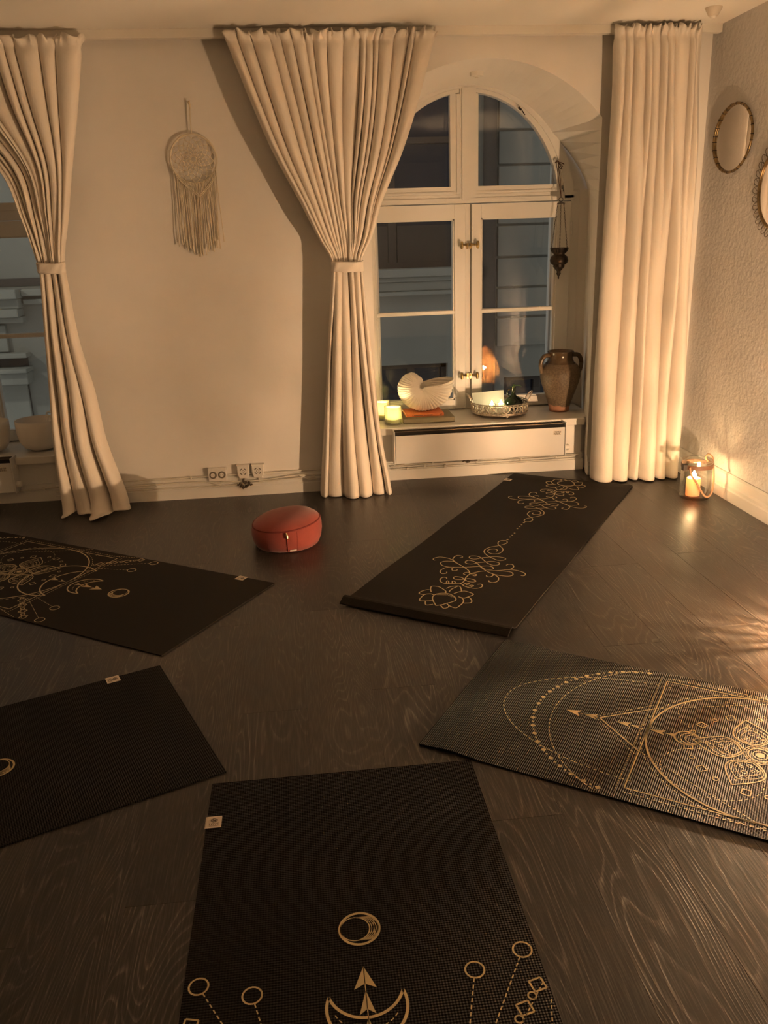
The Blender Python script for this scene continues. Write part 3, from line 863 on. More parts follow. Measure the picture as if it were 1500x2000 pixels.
# books
bk = thing('book', (.70, 4.60, ZSILL), 'olive hardback book lying flat under the orange book', 'book')
def book(root, x0, x1, y0, y1, z0, z1, cov):
    t = .0025
    c = MB(); c.box(x0, x1, y0, y1, z0, z0 + t); c.box(x0, x1, y0, y1, z1 - t, z1); c.bbox(x0, x1, y0, y0 + .004, z0, z1, .0015)
    c.build('cover', cov, root)
    MB().box(x0 + .003, x1 - .003, y0 + .004, y1 - .003, z0 + t, z1 - t).build('pages', M['paper'], root)
book(bk, .557, .842, 4.470, 4.700, ZSILL + .0005, ZSILL + .0275, M['olive'])
zb_ = ZSILL + .0278
bo = thing('book', (.70, 4.58, zb_), 'thin orange paperback under the white shell', 'book')
book(bo, .578, .790, 4.520, 4.690, zb_, zb_ + .0155, M['orange'])
# spine print: the letters are too blurred to read, only their strokes show
sp_ = MB(); r_ = random.Random(8); x = .612
while x < .725:
    w = r_.uniform(.003, .006); sp_.box(x, x + w, 4.5193, 4.5199, zb_ + .0045, zb_ + .0095); x += w + (.0016 if r_.random() < .85 else .006)
sp_.box(.770, .775, 4.5193, 4.5199, zb_ + .004, zb_ + .011); sp_.box(.773, .778, 4.5193, 4.5199, zb_ + .0085, zb_ + .011)
sp_.build('spine_print', M['ink'], bo)['kind'] = 'stuff'

# nautilus shell planter
zs0 = zb_ + .0158
sh = thing('shell_planter', (.70, 4.60, zs0), 'white ribbed nautilus shell planter standing on the books', 'planter')
scx, scz = .668, zs0 + .1445
S_ = 0.342 / 120.0    # metres per traced unit
rt = [(-300, 12), (-270, 17), (-235, 31), (-205, 38), (-180, 43), (-150, 45), (-120, 46.5), (-90, 49), (-75, 50.5), (-55, 55), (-30, 61), (-10, 64.5), (10, 67)]
def shell_fn(i, j):
    th = lerp(10, -300, j)
    r = interp(rt, th)[0] * S_
    ph = (i - .5) * PI          # -90..90 across the whorl
    b = r * .62
    a = math.radians(th)
    rib = 1 + .011 * math.sin(th * .86) * (abs(math.cos(ph)) ** .6)
    if i < .10 or i > .90:      # flank running in to the umbilicus
        e = (i / .10) if i < .5 else ((1 - i) / .10)
        ph2 = -PI / 2 * (.80) if i < .5 else PI / 2 * .80
        rho = lerp(.06, .22 + .78 * math.cos(ph2), e) * r
        y = lerp(b * .72, b * abs(math.sin(ph2)), e) * (-1 if i < .5 else 1)
    else:
        ph2 = lerp(-.80, .80, (i - .10) / .80) * PI / 2
        rho = (.22 + .78 * math.cos(ph2) ** .8) * r * rib
        y = b * math.sin(ph2) * (1 + .016 * math.sin(th * .86))
    return (scx + rho * math.cos(a), 4.605 + y, scz + rho * math.sin(a))
MB().grid(shell_fn, 49, 420).build('shell_body', M['shell'], sh, smooth=True, solid=.004)

# pierced silver tray and what stands on it
TX, TY, TR = 1.130, 4.620, .160
tr = thing('tray', (TX, TY, ZSILL), 'round pierced silver tray with tea lights and green bottle', 'tray')
def ringpts(r, z, n=64, sy=1.0): return [(TX + r * math.cos(2 * PI * i / n), TY + r * sy * math.sin(2 * PI * i / n), z) for i in range(n)]
zt = ZSILL + .016
MB().lathe([(0, 0), (TR, 0), (TR + .003, .003), (TR, .006), (0, .006)], (TX, TY, zt), 64).build('plate', M['silver'], tr, smooth='auto')
rm = MB()
rm.tube(ringpts(TR, zt + .058), .0032, 8, closed=True); rm.tube(ringpts(TR, zt + .010), .0028, 8, closed=True); rm.tube(ringpts(TR, zt + .003), .0035, 8, closed=True)
rm.build('rim', M['silver'], tr, smooth=True)
fl = MB(); NF = 22
def onr(a, z, r=TR): return (TX + r * math.cos(a), TY + r * math.sin(a), zt + z)
for k in range(NF):
    a0 = 2 * PI * k / NF; da = 2 * PI / NF
    for sg in (-1, 1):      # two curling leaves and a central drop
        pts = [onr(a0 + da * .5, .012), onr(a0 + da * (.5 + sg * .16), .020), onr(a0 + da * (.5 + sg * .40), .030), onr(a0 + da * (.5 + sg * .44), .044), onr(a0 + da * (.5 + sg * .28), .050), onr(a0 + da * (.5 + sg * .18), .043)]
        fl.tube(smooth_path(pts, 3), [.0032] * 16, 5)
    fl.tube([onr(a0 + da * .5, .012), onr(a0 + da * .5, .034), onr(a0 + da * .5, .056)], [.0022, .0048, .0020], 6)
    fl.tube([onr(a0, .010), onr(a0, .030), onr(a0, .058)], .0024, 5)
fl.build('pierced_band', M['silver'], tr, smooth=True)
for k in range(3):
    a = -PI / 2 + .05 + k * 2 * PI / 3
    MB().lathe([(0, 0), (.006, .0), (.009, .006), (.013, .016), (0, .018)], (TX + (TR - .012) * math.cos(a), TY + (TR - .012) * math.sin(a), ZSILL), 12).build('foot', M['silver'], tr, smooth=True)
for sg in (-1, 1):
    hp = [(TX + sg * TR, TY - .030, zt + .055), (TX + sg * (TR + .012), TY - .026, zt + .085), (TX + sg * (TR + .026), TY - .012, zt + .104), (TX + sg * (TR + .030), TY + .012, zt + .104), (TX + sg * (TR + .014), TY + .026, zt + .085), (TX + sg * TR, TY + .030, zt + .055)]
    MB().tube(smooth_path(hp, 5), .0045, 8).build('handle', M['silver'], tr, smooth=True)
zp = zt + .0065
def tealight(x, y, z, label):
    t = thing('tea_light', (x, y, z), label, 'candle', 'tea lights on the silver tray')
    MB().lathe([(0, 0), (.020, 0), (.0215, .016), (.0205, .016), (.0195, .003), (0, .003)], (x, y, z), 28).build('cup', M['jarglass'], t, smooth='auto')
    MB().lathe([(0, .003), (.0185, .003), (.0185, .012), (0, .011)], (x, y, z), 24).build('wax', M['wax'], t, smooth='auto')
    f = MB(); flame(f, x, y, z + .012, .022, .0065); f.build('flame', M['teaflame'], t, smooth=True)
# low glass stand lifts the two tea lights
st = MB().bbox(1.045, 1.165, TY - .095, TY + .010, zp, zp + .030, .003).build('glass_stand', M['frost'], at=(1.105, TY - .05, zp))
tag(st, 'low frosted glass block under the two tea lights', 'candle stand')
tealight(1.075, TY - .045, zp + .0305, 'left of the two tea lights on the silver tray')
tealight(1.132, TY - .030, zp + .0305, 'right of the two tea lights on the silver tray')
cd = MB()
cv = [Vector((1.000, TY + .050, zp + .001)), Vector((1.168, TY + .040, zp + .001)), Vector((1.172, TY + .075, zp + .100)), Vector((.985, TY + .085, zp + .088))]
nv = (cv[1] - cv[0]).cross(cv[3] - cv[0]).normalized() * .004
cd.add([*(v + nv * 0 for v in cv), *(v - nv for v in cv)], [(0, 1, 2, 3), (7, 6, 5, 4), (0, 4, 5, 1), (1, 5, 6, 2), (2, 6, 7, 3), (3, 7, 4, 0)])
tag(cd.build('frosted_panel', M['frost'], at=(1.08, TY + .05, zp)), 'tilted frosted glass panel behind the tea lights', 'glass panel')
# green bottle
bx_, by_ = 1.215, TY + .015
gb = thing('green_bottle', (bx_, by_, zp), 'squat dark green glass bottle with ring handle on the tray', 'bottle')
MB().lathe([(0, 0), (.040, 0), (.052, .008), (.057, .028), (.053, .048), (.036, .064), (.018, .074), (.013, .084), (.0115, .118), (.0145, .121), (.0145, .126), (.0095, .126), (.0095, .085), (0, .080)], (bx_, by_, zp), 36, 1.0, .8).build('body', M['green'], gb, smooth=True)
MB().tube(smooth_path([(bx_ - .011, by_, zp + .108), (bx_ - .028, by_, zp + .110), (bx_ - .036, by_, zp + .096), (bx_ - .030, by_, zp + .080), (bx_ - .020, by_, zp + .072)], 5), .0045, 8).build('ring_handle', M['green'], gb, smooth=True)
sp = thing('sprig', (bx_, by_, zp + .12), 'small green leaf sprig in the neck of the green bottle', 'plant')
MB().tube(smooth_path([(bx_, by_, zp + .09), (bx_ + .001, by_, zp + .128), (bx_ + .012, by_ - .004, zp + .134)], 4), .0014, 6).build('stem', M['leaf'], sp)
def leaf(p, d, l, w):
    p = Vector(p); d = Vector(d).normalized(); s = d.cross(Vector((0, 0, 1))).normalized(); b = MB(); vs = []; fs = []
    for i in range(7):
        t = i / 6; hw = w * math.sin(PI * min(1, t * .93 + .04)); c = p + d * l * t - Vector((0, 0, .35 * l * t * t))
        vs += [c - s * hw + Vector((0, 0, hw * .3)), c, c + s * hw + Vector((0, 0, hw * .3))]
    for i in range(6):
        a = i * 3; fs += [(a, a + 1, a + 4, a + 3), (a + 1, a + 2, a + 5, a + 4)]
    b.add(vs, fs).build('leaf', M['leaf'], sp, smooth=True, solid=.0006)
leaf((bx_ + .004, by_, zp + .130), (1, -.2, .30), .044, .0075); leaf((bx_, by_, zp + .128), (-.3, -.9, .25), .032, .007); leaf((bx_, by_, zp + .128), (-.9, .1, .15), .022, .006); leaf((bx_, by_, zp + .13), (.3, .8, .5), .03, .007)

# stoneware jug with two handles
vx, vy = 1.480, 4.615
va = thing('jug', (vx, vy, ZSILL), 'tall brown two-handled stoneware jug on the right of the sill', 'jug')
vp = [(0, 0), (.052, 0), (.057, .004), (.058, .018), (.068, .052), (.088, .108), (.106, .160), (.1155, .200), (.114, .232), (.100, .262), (.078, .284), (.070, .300), (.069, .318), (.072, .332), (.076, .338), (.074, .344), (.066, .343), (.062, .325), (.062, .300), (.075, .275), (.100, .235), (.102, .200), (.07, .10), (0, .02)]
vp = [(r * .98, z) for r, z in vp]
MB().lathe(vp, (vx, vy, ZSILL), 56).build('body', M['vase'], va, smooth=True)
for sg in (-1, 1):
    hp = [(vx + sg * .066, vy - .01, ZSILL + .322), (vx + sg * .098, vy - .012, ZSILL + .318), (vx + sg * .116, vy - .012, ZSILL + .288), (vx + sg * .116, vy - .010, ZSILL + .252), (vx + sg * .107, vy - .006, ZSILL + .222)]
    MB().tube(smooth_path(hp, 6), .0125, 10).build('handle', M['vase'], va, smooth=True)

# hanging bronze lantern in front of the window frame
hx, hy = 1.478, 4.70
hl = thing('hanging_lantern', (hx, hy, 1.027), 'small dark bronze lantern hanging on chains before the window', 'lantern')
MB().lathe([(.0, 0), (.004, .002), (.0045, .016), (.010, .024), (.013, .032), (.009, .038), (.014, .046), (.030, .064), (.034, .070), (.030, .074), (.046, .086), (.051, .100), (.046, .120), (.032, .130), (.030, .134), (.036, .140), (.050, .164), (.051, .168), (.047, .168), (.030, .142), (0, .13)], (hx, hy, 1.027), 32).build('bowl', M['bronze'], hl, smooth=True)
cut = MB()
for k in range(14):
    a = 2 * PI * k / 14; cut.tube([(hx + .0385 * math.cos(a), hy + .0385 * math.sin(a), 1.171), (hx + .0475 * math.cos(a), hy + .0475 * math.sin(a), 1.187)], .0032, 6)
cut.build('pierced_slots', M['dark'], hl)
MB().lathe([(0, 0), (.021, 0), (.022, .003), (.012, .006), (0, .008)], (hx + .001, hy, 1.424), 24).build('top_disc', M['bronze'], hl, smooth='auto')
MB().tube([(hx + .011 * math.cos(a), hy, 1.445 + .011 * math.sin(a)) for a in [2 * PI * i / 24 for i in range(24)]], .0016, 6, closed=True).build('hook_ring', M['bronze'], hl, smooth=True)
for k in range(3):
    a = 2 * PI * k / 3 + .25
    p = Vector((hx + .049 * math.cos(a), hy + .049 * math.sin(a), 1.193)); q = Vector((hx + .019 * math.cos(a), hy + .019 * math.sin(a), 1.424))
    ch = MB(); nl_ = 26
    for i in range(nl_):
        c = p.lerp(q, (i + .5) / nl_); d = (q - p) / nl_ * .62
        s = d.cross(Vector((0, 1, 0)) if i % 2 else Vector((1, 0, 0))).normalized() * .0026
        ch.tube([c - d, c - d * .5 + s, c + d * .5 + s, c + d, c + d * .5 - s, c - d * .5 - s], .0009, 4, closed=True)
    ch.build('chain', M['bronze'], hl)
co = MB()
co.tube([(hx, hy, 1.456), (hx - .006, hy + .035, 1.55), (hx - .007, hy + .085, 1.640)], .0018, 6)
co.tube([(hx + .001, hy, 1.456), (hx + .003, hy + .035, 1.55), (hx + .003, hy + .085, 1.638)], .0018, 6)
hk = Vector((hx - .001, hy + .080, 1.640))
co.tube(smooth_path([hk, hk + Vector((.014, -.012, -.020)), hk + Vector((.022, -.012, -.034)), hk + Vector((.010, -.010, -.030)), hk + Vector((.002, -.004, -.008))], 4), .0022, 6)
co.tube(smooth_path([hk, hk + Vector((.018, -.010, -.004)), hk + Vector((.034, -.012, -.012))], 4), .0030, 6)
co.tube(smooth_path([hk, hk + Vector((.016, -.010, -.012)), hk + Vector((.026, -.012, -.024))], 4), .0022, 6)
co.tube([hk + Vector((-.012, 0, -.004)), hk + Vector((-.004, -.004, .006)), hk + Vector((.006, -.004, .002))], .0050, 8)
co.build('cord', M['cord'], hl, smooth=True)
# little clasp on the arch frame and a round detector in the soffit
cl = MB().tube([(1.255, 4.79, 1.918), (1.272, 4.79, 1.905)], .0055, 8); cl.tube([(1.275, 4.79, 1.903), (1.292, 4.79, 1.880)], .0028, 6)
tag(cl.build('window_clasp', M['bronze'], at=(1.27, 4.79, 1.9)), 'tiny dark clasp on the arched window frame', 'clasp')
dt = thing('detector', (.976, 4.55, 2.03), 'small round white detector under the window arch', 'detector')
MB().lathe([(0, 0), (.018, 0), (.020, .003), (.031, .004), (.034, .008), (.034, .026), (0, .026)], (.976, 4.55, 2.026), 36).build('housing', M['rail'], dt, smooth='auto')
MB().lathe([(0, 0), (.008, 0), (.009, .003), (0, .003)], (.976, 4.55, 2.0235), 16).build('sensor', M['plumb'], dt, smooth='auto')

# ------------------------------------------------------------------ mirrors on the right wall
def mirror_oval(cy, cz_, a, b, label):
    m = thing('mirror', (XR, cy, cz_), label, 'mirror', 'mirrors on the rough wall')
    n = 72
    pts = [(XR - .014, cy + a * math.cos(2 * PI * i / n), cz_ + b * math.sin(2 * PI * i / n)) for i in range(n)]
    MB().add([(XR - .010, p[1], p[2]) for p in pts] + [(XR - .002, p[1], p[2]) for p in pts], [tuple(range(n)), tuple(range(2 * n - 1, n - 1, -1))] + [(i, (i + 1) % n, (i + 1) % n + n, i + n) for i in range(n)]).build('glass', M['mirror'], m)
    MB().tube(pts, .0060, 10, closed=True).build('frame', M['goldframe'], m, smooth=True)
    bnd = MB()
    for k in range(26):
        i = int(k * n / 26); p, q = Vector(pts[i]), Vector(pts[(i + 1) % n]); d = (q - p).normalized() * .0022
        MB().tube([p - d, p + d], .0069, 10).build('frame_joint', M['bronze'], m)
mirror_oval(3.994, 1.664, .176, .146, 'round mirror in a thin gold bamboo-like frame beside the curtain')
m2 = thing('mirror', (XR, 3.565, 1.425), 'round mirror with looped wire frame at the right picture edge', 'mirror', 'mirrors on the rough wall')
n = 64; ra, rb = .155, .165
pts = [(XR - .012, 3.565 + ra * math.cos(2 * PI * i / n), 1.425 + rb * math.sin(2 * PI * i / n)) for i in range(n)]
MB().add([(XR - .009, p[1], p[2]) for p in pts] + [(XR - .002, p[1], p[2]) for p in pts], [tuple(range(n)), tuple(range(2 * n - 1, n - 1, -1))] + [(i, (i + 1) % n, (i + 1) % n + n, i + n) for i in range(n)]).build('glass', M['mirror'], m2)
MB().tube(pts, .005, 8, closed=True).build('frame', M['goldframe'], m2, smooth=True)
lp = MB()
for k in range(34):
    a = 2 * PI * k / 34
    c = Vector((XR - .012, 3.565 + (ra + .020) * math.cos(a), 1.425 + (rb + .020) * math.sin(a)))
    er = Vector((0, math.cos(a), math.sin(a))); et = Vector((0, -math.sin(a), math.cos(a)))
    lp.tube([c + er * .020 * math.cos(t) + et * .0155 * math.sin(t) + Vector((-.004 * math.cos(t), 0, 0)) for t in [2 * PI * i / 16 for i in range(16)]], .0013, 5, closed=True)
    lp.tube([c - er * .018 - et * .008, c + er * .014 + et * .010], .0010, 4)
lp.build('wire_loops', M['wire'], m2, smooth=True)

# ceiling fixture in the upper right
cf = thing('ceiling_fixture', (1.885, 3.92, ZC), 'small pale round fixture on the ceiling above the curtain', 'ceiling fixture')
MB().lathe([(0, -.034), (.020, -.034), (.024, -.026), (.036, -.004), (.036, -.0005), (0, -.0005)], (1.885, 3.92, ZC), 28).build('cup', M['plumb'], cf, smooth='auto')
MB().lathe([(0, -.044), (.010, -.044), (.012, -.034), (0, -.034)], (1.885, 3.92, ZC), 16).build('centre', M['rail'], cf, smooth='auto')

# ------------------------------------------------------------------ sockets, timers, cables
ys = YW - .001
so = thing('wall_socket', (-.46, YW, .085), 'double white wall socket above the baseboard', 'socket')
MB().bbox(-.510, -.412, YW - .028, ys, .087, .158, .004).build('housing', M['socket'], so)
for x in (-.484, -.438):
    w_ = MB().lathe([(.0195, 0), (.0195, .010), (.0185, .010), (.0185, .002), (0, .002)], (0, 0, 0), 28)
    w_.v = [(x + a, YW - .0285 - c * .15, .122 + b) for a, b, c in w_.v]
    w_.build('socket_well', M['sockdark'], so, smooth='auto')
    pm = MB().tube([(x - .001, YW - .031, .122), (x - .001, YW - .0275, .122)], .011, 14)
    pm.build('socket_core', M['socket'], so, smooth='auto')
    ph = MB()
    for dx in (-.005, .005): ph.tube([(x + dx - .001, YW - .0318, .122), (x + dx - .001, YW - .0308, .122)], .0022, 8)
    ph.build('socket_holes', M['sockdark'], so)
def timer(x, label):
    t = thing('plug_timer', (x, YW, .095), label, 'plug', 'plug-in timers above the baseboard')
    zt_, zb2 = .167, .094
    bm = bmesh.new()
    fr_ = [(-.034, zt_), (.034, zt_), (.032, zb2 + .030), (.022, zb2), (-.022, zb2), (-.032, zb2 + .030)]
    mbx = MB(); n_ = len(fr_)
    vs = [(x + a, ys, z) for a, z in fr_] + [(x + a * .98, YW - .030, z) for a, z in fr_] + [(x + a * .85, YW - .036, lerp(z, .13, .12)) for a, z in fr_]
    fs = [tuple(range(2 * n_, 3 * n_))]
    for l in (0, n_):
        fs += [(l + i, l + (i + 1) % n_, l + n_ + (i + 1) % n_, l + n_ + i) for i in range(n_)]
    mbx.add(vs, fs).build('housing', M['socket'], t)
    bm.free()
    dk = MB()
    for k in range(4):
        a0 = PI / 4 + k * PI / 2
        pts_ = [(x + .0165 * math.cos(a0 + d), YW - .0362, .134 + .0165 * math.sin(a0 + d)) for d in (-.42, -.2, 0, .2, .42)]
        dk.tube(pts_, .0028, 6)
    for dx, dz in ((-.006, 0), (.006, 0), (0, .007), (0, -.007)): dk.tube([(x + dx, YW - .037, .134 + dz), (x + dx, YW - .0355, .134 + dz)], .0026, 8)
    dk.build('socket_holes', M['sockdark'], t)
timer(-.326, 'white plug-in timer with the dark bead string below it')
timer(-.250, 'white plug-in timer nearer the middle curtain')

def cable(pts, r, label, clips=(), mat='cable', k=6):
    p = smooth_path(pts, k)
    c = thing('cable', pts[0], label, 'cable', 'cables along the skirting')
    MB().tube(p, r, 6).build('cord', M[mat], c, smooth=True)
    for (x, y, z) in clips:
        MB().bbox(x - .005, x + .005, y - .005, y + .006, z - .009, z + .007, .0015).build('clip', M['cable'], c)
yb = YW - .014
cable([(-1.29, yb, .108), (-1.0, yb, .112), (-.7, yb, .113), (-.45, yb, .114), (-.1, yb, .116), (.2, yb, .117), (.38, yb, .116)], .0035, 'white cable along the top of the baseboard', [(-.98, yb - .002, .112), (-.60, yb - .002, .113)])
cable([(-1.29, YW - .030, .082), (-.9, YW - .030, .086), (-.62, YW - .030, .090), (-.40, YW - .031, .080), (-.2, YW - .033, .084), (-.05, YW - .033, .098), (.08, YW - .032, .094), (.36, YW - .03, .088)], .0032, 'slack white cable hanging across the baseboard below the timers', [(-.78, YW - .030, .088)])
cable([(-1.29, YW - .036, .062), (-.8, YW - .036, .066), (-.5, YW - .036, .064), (-.36, YW - .040, .066), (-.30, YW - .040, .070), (-.10, YW - .038, .080), (.05, YW - .036, .088)], .0030, 'thin white cable low on the baseboard beside the bead string')
cable([(-.445, YW - .01, .088), (-.452, YW - .030, .070), (-.50, YW - .028, .084)], .005, 'short white cable curving below the double socket')
cable([(-.250, YW - .018, .096), (-.246, YW - .030, .080), (-.235, YW - .036, .070), (-.225, YW - .034, .074)], .0045, 'short white plug lead under the timer nearer the curtain')
tw = MB(); rr_ = random.Random(5)
for k in range(7):
    x0 = .02 + k * .004
    tw.tube(smooth_path([(-.03 + rr_.uniform(-.01, .01), YW - .036, .098), (.0, YW - .040, .088 + rr_.uniform(-.008, .008)), (.02, YW - .040, .072 + rr_.uniform(-.006, .01)), (.04, YW - .040, .082 + rr_.uniform(-.01, .006)), (.055, YW - .038, .070 + rr_.uniform(-.004, .008))], 4), .0026, 5)
tag(tw.build('cable_tangle', M['cable'], at=(.01, YW - .036, .07)), 'bundled tangle of white cable beside the middle curtain', 'cable')
bs = MB(); rr_ = random.Random(9)
for k in range(34):
    a = rr_.uniform(0, 2 * PI); q = rr_.uniform(.2, 1) ** .5
    c = (-.322 + .036 * q * math.cos(a), YW - .044 + rr_.uniform(-.008, .008), .066 + .020 * q * math.sin(a))
    bs.lathe([(0, -.006), (.005, -.003), (.006, 0), (.005, .003), (0, .006)], c, 7)
bs.tube(smooth_path([(-.326, YW - .03, .096), (-.330, YW - .040, .086), (-.322, YW - .044, .078)], 4), .006, 7)
tag(bs.build('bead_string', M['bead'], at=(-.322, YW - .044, .06), smooth=True), 'dark tangled bead string below the left timer', 'bead string')
# cables below the right heater
ya = YW + .090
cable([(.47, ya - .004, .084), (.62, ya - .006, .090), (.80, ya - .008, .086), (.98, ya - .008, .092), (1.2, ya - .006, .090), (1.38, ya - .004, .093), (1.53, ya - .004, .088)], .0035, 'pale cable drooping directly below the long heater', [(.70, ya - .006, .092)], )
cable([(.47, ya, .078), (.8, ya, .081), (1.1, ya, .080), (1.53, ya, .083)], .003, 'upper white cable clipped to the apron under the heater', [(.66, ya - .002, .079), (.95, ya - .002, .081), (1.20, ya - .002, .081), (1.40, ya - .002, .082)])
cable([(.47, ya, .066), (.8, ya, .068), (1.1, ya, .066), (1.53, ya, .070)], .003, 'lower white cable clipped to the apron under the heater', [(.56, ya - .002, .066), (.77, ya - .002, .067)])
kn = MB().tube(smooth_path([(.865, ya - .018, .090), (.885, ya - .020, .098), (.905, ya - .020, .088), (.885, ya - .022, .086), (.91, ya - .020, .095), (.95, ya - .016, .092)], 5), .004, 6)
tag(kn.build('black_lead', M['bead'], at=(.9, ya, .10), smooth=True), 'short black lead knotted under the long heater', 'cable')
# left window cables
cable([(-1.98, ya, .064), (-1.7, ya, .060), (-1.52, ya - .004, .066), (-1.40, ya, .070), (-1.31, ya, .074)], .0035, 'white cable under the left heater', [(-1.50, ya - .003, .066), (-1.385, ya - .003, .071)])

# ------------------------------------------------------------------ jar lantern with candle
jx, jy = 1.922, 3.775
jl = thing('jar_lantern', (jx, jy, 0), 'glass jar lantern with rope handle and lit candle on the floor', 'lantern')
JR = .074
MB().lathe([(0, 0), (JR - .006, 0), (JR, .008), (JR, .150), (JR - .004, .162), (JR - .004, .172), (JR, .178), (JR, .192), (JR - .003, .196), (JR - .006, .192), (JR - .008, .165), (JR - .0045, .148), (JR - .0045, .014), (0, .012)], (jx, jy, 0), 56).build('jar', M['jarglass'], jl, smooth='auto')
MB().lathe([(JR - .002, .156), (JR + .0015, .156), (JR + .0015, .176), (JR - .002, .176)], (jx, jy, 0), 56, closed=True).build('leather_band', M['leather'], jl, smooth='auto')
MB().bbox(jx - JR - .012, jx - JR + .012, jy - .035, jy - .008, .148, .180, .004).build('band_clasp', M['buckle'], jl)
hp = [(jx - .060, jy - .048, .168), (jx - .055, jy - .056, .135), (jx - .030, jy - .072, .092), (jx - .006, jy - .080, .050), (jx + .012, jy - .082, .028), (jx + .038, jy - .075, .026), (jx + .062, jy - .055, .050), (jx + .074, jy - .034, .090), (jx + .080, jy - .012, .140), (jx + .081, jy + .000, .176), (jx + .078, jy + .010, .200), (jx + .060, jy + .016, .212), (jx + .052, jy + .020, .194), (jx + .066, jy + .020, .176)]
MB().tube(smooth_path(hp, 6), .0052, 8).build('rope_handle', M['rope'], jl, smooth=True)
pcx, pcy = jx - .012, jy + .000
MB().lathe([(0, 0), (.034, 0), (.034, .082), (.031, .088), (.026, .083), (.014, .077), (0, .075)], (pcx, pcy, .0125), 32).build('pillar_candle', M['orangewax'], jl, smooth='auto')
f_ = MB(); flame(f_, pcx, pcy, .094, .046, .0135); f_.build('flame', M['jarflame'], jl, smooth=True)
MB().tube([(pcx, pcy, .086), (pcx, pcy, .098)], .0012, 6).build('wick', M['dark'], jl)

# ------------------------------------------------------------------ meditation cushion
cxx, cyy = -.099, 3.500
cu = thing('cushion', (cxx, cyy, 0), 'round red meditation cushion with zip on the floor', 'cushion')
CR = .1545
def cush(prof, seg=72):
    b = MB().lathe(prof, (cxx, cyy, 0), seg)
    vs = []
    for (x, y, z) in b.v:
        a = math.atan2(y - cyy, x - cxx)
        rr = 1 + .012 * math.sin(2 * a + .5) + .008 * math.sin(5 * a + z * 20)
        tilt = 1 + .10 * (x - cxx) / CR + .05 * (y - cyy) / CR
        vs.append((cxx + (x - cxx) * rr, cyy + (y - cyy) * rr, z * tilt))
    b.v = vs
    return b
side = [(0, 0), (CR * .80, 0), (CR * .90, .006), (CR * .965, .028), (CR, .060), (CR * .995, .085), (CR * .965, .103), (CR * .945, .108)]
top = [(CR * .945, .108), (CR * .93, .1125), (CR * .80, .126), (CR * .55, .137), (CR * .25, .141), (0, .142)]
cush(side).build('side_panel', M['red'], cu, smooth=True)
cush(top).build('top_panel', M['red'], cu, smooth=True)
pp = cush([(CR * .952, .108)]).v
MB().tube([(p[0], p[1], p[2]) for p in pp], .0032, 6, closed=True).build('piping', M['redseam'], cu, smooth=True)
def on_side(a, z, out=.0015):
    r = interp([(zz, rr) for rr, zz in side[1:]], z)[0]
    rr = r * (1 + .012 * math.sin(2 * a + .5) + .008 * math.sin(5 * a + z * 20)) + out
    x, y = cxx + rr * math.cos(a), cyy + rr * math.sin(a)
    return (x, y, z * (1 + .10 * (x - cxx) / CR + .05 * (y - cyy) / CR))
az = -PI / 2 + .02
MB().tube([on_side(az, .012 + .09 * i / 14, .001) for i in range(15)], .0022, 6).build('zip', M['redseam'], cu, smooth=True)
zpul = MB().tube([on_side(az - .02, .104, .004), on_side(az, .094, .006), on_side(az + .01, .080, .006)], [.003, .0045, .0035], 6); zpul.build('zip_pull', M['zipm'], cu)
MB().tube([on_side(az + .285, .010 + .092 * i / 14, .000) for i in range(15)], .0011, 5).build('seam', M['redseam'], cu)
MB().grid(lambda i, j: on_side(az + .06 + .20 * i, .011 + .007 * j, .003), 8, 2).build('label', M['taglight'], cu, solid=.001)

# ------------------------------------------------------------------ yoga mats
MW, ML = .65, 1.86
def yoga_mat(o, u, label, L=ML, zfun=None, mat='rubber'):
    """mesh local x runs along the mat from its labelled end, y across"""
    ang = math.atan2(u[1], u[0])
    zf = zfun or (lambda a, b: 0.0)
    T = .0045
    b = MB(); nu, nv = (140, 26)
    top = [(L * i / (nu - 1), -MW / 2 + MW * j / (nv - 1)) for j in range(nv) for i in range(nu)]
    vs = [(x, y, T + zf(x, y)) for x, y in top] + [(x, y, .0004 + zf(x, y)) for x, y in top]
    n_ = len(top); fs = []
    for j in range(nv - 1):
        for i in range(nu - 1):
            k = j * nu + i
            fs.append((k, k + 1, k + nu + 1, k + nu)); fs.append((n_ + k, n_ + k + nu, n_ + k + nu + 1, n_ + k + 1))
    edge = [i for i in range(nu)] + [j * nu + nu - 1 for j in range(1, nv)] + [(nv - 1) * nu + i for i in range(nu - 2, -1, -1)] + [j * nu for j in range(nv - 2, 0, -1)]
    for a, c in zip(edge, edge[1:] + edge[:1]): fs.append((a, n_ + a, n_ + c, c))
    b.add(vs, fs)
    m = b.build('yoga_mat', M[mat], smooth=False)
    m.location = (o[0], o[1], 0); m.rotation_euler = (0, 0, ang)
    tag(m, label, 'yoga mat', 'black yoga mats laid out on the floor')
    m['_t'] = T
    return m, (lambda x, y, e=.0006: (x, y, T + zf(x, y) + e))
def local_build(mb_, name, mat, parent):
    # parent carries a rotation: vertices are already in its own coordinates
    me = bpy.data.meshes.new(name); me.from_pydata(mb_.v, [], mb_.f); me.materials.append(mat)
    o = bpy.data.objects.new(name, me); COL.objects.link(o); o.parent = parent
    return o
